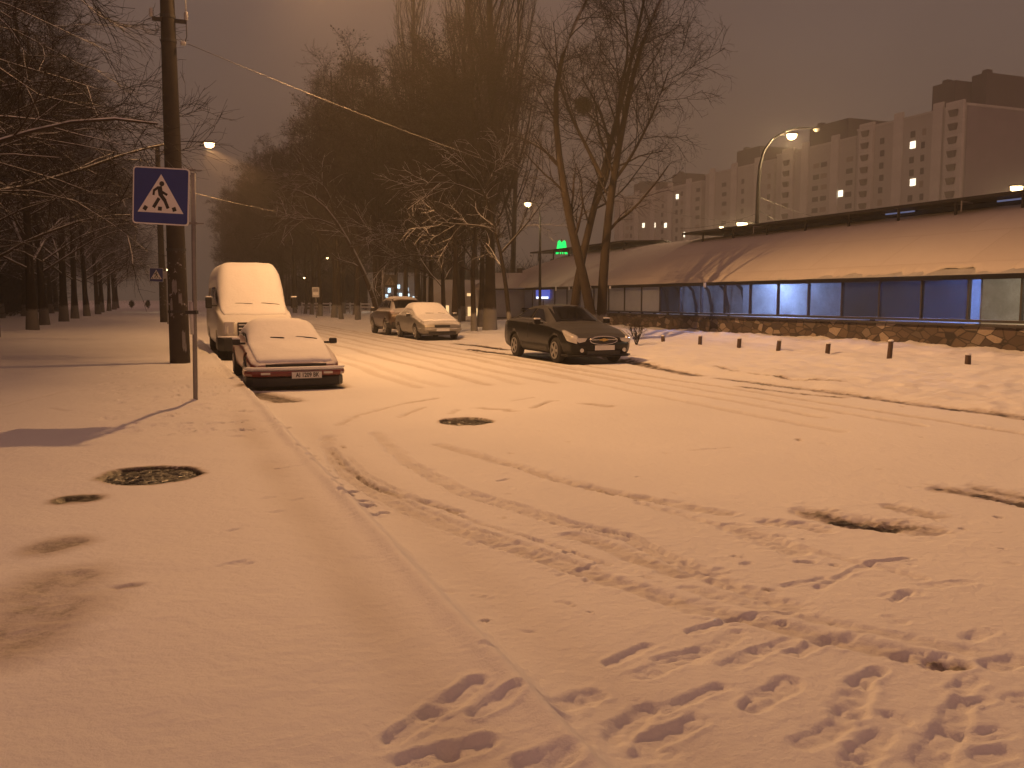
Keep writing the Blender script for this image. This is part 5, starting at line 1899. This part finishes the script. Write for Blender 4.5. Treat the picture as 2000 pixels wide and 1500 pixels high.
stems('leaning_tree', 'slanting tree whose bent trunk sweeps up left over the black car', 29.5,
      [[(1166, 640), (1148, 565), (1114, 449), (1094, 331), (1079, 204), (1081, 122), (1114, 66), (1150, -10)],
       [(1088, 140), (1101, 190), (1119, 235), (1145, 285), (1176, 347)][::-1]],
      [(.19, .045), (.07, .03)], lean_levels(2.6, 13), (1166, 640), M['bark_dark'], M['twig_dark'], depth=[0, 1.0])
stems('leaning_tree', 'tree crossing behind the slanting trunk and forking up to the right', 31,
      [[(1114, 640), (1118, 600), (1135, 500), (1160, 408), (1180, 330), (1200, 250), (1222, 165), (1245, 70), (1262, -20)],
       [(1160, 408), (1180, 370), (1195, 310), (1185, 250), (1160, 190), (1135, 150)]],
      [(.17, .04), (.08, .025)], lean_levels(2.8, 13), (1114, 640), M['bark_dark'], M['twig_dark'], depth=[1, 0])
stems('leaning_tree', 'upright tree at the right end of the trees, with a wide twiggy crown', 30.2,
      [[(1173, 645), (1176, 560), (1183, 459), (1196, 357), (1210, 270), (1232, 180), (1243, 90), (1290, 0), (1310, -40)],
       [(1196, 357), (1225, 320), (1258, 260), (1285, 200), (1305, 140)],
       [(1208, 280), (1207, 180), (1230, 110), (1222, 40), (1215, -20)]],
      [(.19, .04), (.06, .02), (.06, .02)], lean_levels(3.0, 15), (1173, 645), M['bark_dark'], M['twig_dark'], depth=[0, .5, -.8])
# mistletoe ball
for px, py, Y, r, lb in ((1140, 206, 30.3, .32, 'dark round mistletoe ball in the leaning trees'),):
    p = at(px, py, Y)
    d = norm(rng.normal(size=(420, 3))) * (rng.random((420, 1)) ** .4) * r
    P = np.stack([d * .15, d * .6 + rng.normal(size=d.shape) * .03, d], 1)
    V, Q = tubes(P, np.full((420, 3), .008), 3)
    V2, Q2 = leaves(P, 1600, .04, .04)
    V, Q = join([(V, Q), (V2, Q2)])
    o = np_mesh('mistletoe', V, Q, M['mistletoe']); o.location = p
    tag(o, lb, 'mistletoe')

# -- snow-lit birch leaning left and the forked tree left of the lamp
def snow_levels(l1, n=9):
    return [dict(m=n, u0=.35, u1=1.0, ang=(25, 60), length=l1, k=7, trop=(.06, -.04), wob=.12, rscale=.45, rmin=.014, lenfall=.3),
            dict(m=7, u0=.1, u1=1, ang=(25, 55), length=l1 * .5, k=6, trop=(.0, -.06), wob=.13, rscale=.55, rmin=.010, lenfall=.3),
            dict(m=5, u0=.1, u1=1, ang=(25, 55), length=l1 * .2, k=4, trop=(.0, -.05), wob=.15, rscale=.6, rmin=.007, lenfall=.3)]


stems('leaning_birch', 'pale birch leaning left over the road, its limbs lined with snow', 47,
      [[(742, 625), (736, 590), (710, 530), (685, 480), (655, 425), (625, 388), (594, 367), (552, 367)],
       [(655, 440), (615, 425), (585, 432), (560, 422)], [(652, 420), (645, 385), (632, 360), (590, 340)]],
      [(.17, .035), (.05, .02), (.05, .02)], snow_levels(2.2, 10), (742, 625), M['bark_snowy'], M['twig_left'], fine=M['twig_fine'])
stems('forked_tree', 'slender forked tree with snow-lined limbs in front of the kiosk', 36,
      [[(998, 640), (994, 612), (982, 505), (966, 449), (951, 377), (920, 330), (890, 300)],
       [(966, 449), (935, 440), (890, 438), (840, 432)], [(978, 495), (1000, 470), (1035, 430), (1060, 395)], [(955, 390), (900, 360), (850, 355), (790, 365)], [(951, 377), (960, 340), (985, 310)]],
      [(.11, .03), (.05, .02), (.05, .02), (.04, .018), (.04, .018)], snow_levels(1.9, 9), (998, 640), M['bark_left'], M['twig_left'], fine=M['twig_fine'])
stems('crooked_tree', 'crooked small tree with low spreading limbs behind the silver car', 44,
      [[(868, 640), (866, 600), (865, 540), (862, 500), (850, 470), (820, 440)], [(862, 505), (800, 497), (750, 510)], [(863, 520), (895, 480), (930, 460)], [(864, 510), (840, 470), (780, 450), (700, 450)]],
      [(.14, .04), (.05, .02), (.05, .02), (.05, .02)], snow_levels(2.6, 10), (868, 640), M['bark_left'], M['twig_left'], fine=M['twig_fine'])

# bush by the wall
p = at_z(1243, 668, .2)
t = thing('bare_bush', 'small bare bush in the snow at the foot of the stone wall', 'bush', (p.x, p.y, gz(p.x, p.y)))
P0 = np.zeros((7, 4, 3))
for i in range(7):
    a = 2 * PI * i / 7; d = np.array([math.cos(a) * .35, math.sin(a) * .35, 1.0]); d /= np.linalg.norm(d)
    P0[i] = np.array([0, 0, -.05]) + np.linspace(0, .55 + .25 * rnd.random(), 4)[:, None] * d
R0 = np.full((7, 4), .012)
B1 = grow(P0, R0, 7, .2, 1, (20, 60), .4, 4, (.05, .02), .15, .7, .005)
B2 = grow(B1[0], B1[1], 4, .2, 1, (20, 60), .2, 3, (.02, .0), .15, .7, .004)
V, Q = join([tubes(P0, R0, 4), tubes(B1[0], B1[1], 3), tubes(B2[0], B2[1], 3)])
np_mesh('branches', V, Q, M['twig_dark'], t)

# -- left avenue of limes
def lime_levels(l1=6.5, n=30, u0=.2, fine=3):
    return [dict(m=n, u0=u0, u1=.98, ang=(45, 80), length=l1, k=9, trop=(.10, -.16), wob=.07, rscale=.42, rmin=.022, lenfall=.45),
            dict(m=9, u0=.12, u1=.97, ang=(20, 50), length=l1 * .42, k=7, trop=(.02, -.08), wob=.10, rscale=.5, rmin=.011, lenfall=.72),
            dict(m=7, u0=.1, u1=1, ang=(20, 50), length=l1 * .19, k=5, trop=(.02, -.04), wob=.12, rscale=.6, rmin=.007, lenfall=.3),
            dict(m=fine, u0=.1, u1=1, ang=(20, 50), length=l1 * .09, k=3, trop=(.02, .0), wob=.14, rscale=.7, rmin=.005, lenfall=.3)]


G_AV = 'lime trees of the avenue on the left'
limes = []
av = []
for i, s_ in enumerate((13.0, 21.0, 29.5, 38.2, 46.9, 55.5, 64, 73, 82, 92, 103, 115, 128, 142)):
    av.append((s_ + rnd.uniform(-.6, .6), -7.2 + rnd.uniform(-.35, .35)))
for s_ in (18, 23, 27, 33, 39, 45, 51.5, 58, 66, 75, 84, 98, 112):
    av.append((s_, -12.2 + rnd.uniform(-1, 1)))
for t_, ss in ((-17, (24, 30, 37, 44, 52, 60, 70, 82, 96)), (-22.5, (38, 46, 55, 65, 78, 92, 108)), (-29, (46, 56, 67, 80, 95, 112)), (-37, (58, 72, 88, 106))):
    for s_ in ss: av.append((s_ + rnd.uniform(-1.5, 1.5), t_ + rnd.uniform(-1.5, 1.5)))
near_lb = ['nearest lime tree, its trunk out of view, twigs hanging in at the far upper left', 'lime tree left of the view whose snowy limbs reach over the crossing sign', 'lime tree whose snow-lined twigs fill the upper left corner',
           'leftmost whitewashed trunk of the avenue', 'second whitewashed trunk from the left of the avenue', 'third trunk from the left of the avenue']
for i, (s_, t_) in enumerate(av):
    p = W(s_, t_)
    z = gz(p.x, p.y) - .03
    lb = near_lb[i] if i < 6 else 'bare lime tree farther along the left avenue' if i < 14 else 'dark bare tree behind the left avenue'
    grp = None if i < 6 else (G_AV + ', farther part' if i < 14 else 'dark trees behind the left avenue')
    if i in (1, 2, 3):
        # the two limbs that reach past the near pole are drawn from the photograph
        extra = None
        if i == 2:
            base = Vector((p.x, p.y, z))
            lines = [([(-120, 330), (0, 287), (45, 268), (100, 255), (165, 248), (240, 257), (300, 250), (340, 247), (390, 240)], 21.5), ([(-100, 300), (0, 255), (70, 268), (120, 280), (200, 288), (260, 305), (320, 320), (345, 312), (372, 298)], 21.0),
                     ([(-120, 380), (0, 372), (90, 371), (160, 395), (230, 445), (270, 475), (290, 492)], 22.5), ([(-100, 60), (0, 135), (100, 205), (190, 208), (240, 225), (280, 245)], 21.0), ([(-100, 80), (0, 120), (60, 132), (130, 155), (200, 180), (235, 185), (292, 184)], 22.0),
                     ([(-80, -30), (30, 15), (95, 40), (160, 85), (210, 100)], 20.5), ([(-80, -40), (20, 60), (90, 90), (160, 130), (225, 150)], 23), ([(-60, 300), (40, 330), (110, 348), (190, 385), (262, 380)], 22.5), ([(-80, 470), (60, 400), (150, 380), (200, 372)], 24), ([(100, -60), (180, 20), (215, 55), (270, 72)], 21.5)]
            EP = []; ER = []
            for j, (ln, Y) in enumerate(lines):
                w = [at(x, y, Y) - base for x, y in ln]
                w = [Vector((0, 0, w[0].z - .6 if w[0].z > 1.5 else 1.5)), w[0]] + w[1:]
                EP.append(smooth_line(w, 9) if False else np.array([tuple(q) for q in smooth_line(w, 24)])[np.linspace(0, 23, 9).astype(int)])
                ER.append(np.array([.06, .05, .042, .035, .028, .022, .016, .010, .005]))
            extra = (np.array(EP), np.array(ER))
        tr = trunk_line(15 + i * .5, .24, .05, wob=.08)
        o = tree('lime_tree', lb, 'tree', (p.x, p.y, z), *tr, lime_levels(6.8 if i < 3 else 5.6, 44 if i < 3 else 32, .17, 4), M['bark_left'], M['twig_left'], grp, 0, extra=extra, sides=(9, 6, 5, 4, 3), fine_m=M['twig_fine'])
        limes.append(o)
    elif i == 0:
        first = (p, z, lb)
    else:
        copy_thing(limes[2] if i % 2 else limes[0] if i > 8 else limes[2], (p.x, p.y, z), rnd.uniform(0, 6.28), rnd.uniform(.9, 1.1), lb, grp)
        if grp is None and 'group' in col.objects[-1]: pass
copy_thing(limes[0], (first[0].x, first[0].y, first[1]), 1.3, .95, first[2])

def thicket(name, label, s0, s1, t0, t1, hmax, n_):
    base = W(s0, (t0 + t1) / 2)
    s_ = rng.uniform(s0, s1, n_); t_ = rng.uniform(t0, t1, n_)
    P = np.zeros((n_, 4, 3))
    P[:, 0, 0] = X0 + s_ * DX + t_ * NX; P[:, 0, 1] = s_ * DY + t_ * NY
    P[:, 0, 2] = rng.uniform(0, .6, n_) * hmax
    d = norm(rng.normal(size=(n_, 3)) * np.array([[.6, .6, .35]]) + np.array([[0, 0, .75]]))
    L = rng.uniform(.12, .42, n_) * hmax
    for j in range(1, 4):
        d = norm(d + rng.normal(size=(n_, 3)) * .15)
        P[:, j] = P[:, j - 1] + d * (L / 3)[:, None]
    P[..., 0] -= base.x; P[..., 1] -= base.y
    V, Q = tubes(P, np.repeat(rng.uniform(.012, .045, (n_, 1)), 4, 1) * np.array([[1, .8, .6, .3]]), 3)
    V2, Q2 = leaves(P, n_ // 2, .12, .3)
    V, Q = join([(V, Q), (V2, Q2)])
    o = np_mesh(name, V, Q, M['leaf']); o.location = (base.x, base.y, 0)
    tag(o, label, 'undergrowth', None, 'stuff')


thicket('undergrowth', 'dark mass of bare undergrowth behind the left avenue', 30, 165, -62, -24, 9.0, 42000)
thicket('undergrowth', 'dark bare saplings filling the gaps between the avenue trunks', 34, 120, -25, -12.5, 7.5, 26000)
thicket('undergrowth', 'dark mass of bare undergrowth deep in the wood on the right', 95, 210, 20, 44, 8.0, 26000)

# distant dark shrubs at the end of the path
for px, lb in ((257, 'left one of two small dark shrubs at the far end of the path'), (289, 'right one of two small dark shrubs at the far end of the path')):
    p = at_z(px, 604, .12)
    p = at(px, 600, 128)
    t = thing('small_shrub', lb, 'shrub', (p.x, p.y, .1)); t.scale = (.55, .55, .7)
    d = norm(rng.normal(size=(160, 3))) * (rng.random((160, 1)) ** .5) * np.array([[.40, .40, .55]]) + np.array([[0, 0, 1.1]])
    P = np.stack([d * .4 + np.array([[0, 0, .3]]), d], 1)
    V, Q = leaves(P, 1200, .14, .16)
    np_mesh('foliage', V, Q, M['mistletoe'], t, smooth=False)
    MB().tube([(0, 0, -.1), (0, 0, 1.0)], .05, 6).build('stem', M['twig_dark'], t)

# ------------------------------------------------------------------ haze of falling snow
hz = MB().box((0, 190, 29), (700, 500, 62))
m = bpy.data.materials.new('night_haze'); m.use_nodes = True
n = m.node_tree; n.nodes.clear()
out = n.nodes.new('ShaderNodeOutputMaterial')
pv = n.nodes.new('ShaderNodeVolumePrincipled')
pv.inputs['Color'].default_value = (.9, .86, .80, 1)
pv.inputs['Density'].default_value = 0.0020
pv.inputs['Anisotropy'].default_value = 0.2
n.links.new(pv.outputs[0], out.inputs['Volume'])
h = hz.build('haze', m)
h['kind'] = 'stuff'
h['label'] = 'thin night haze of falling snow over the whole street'
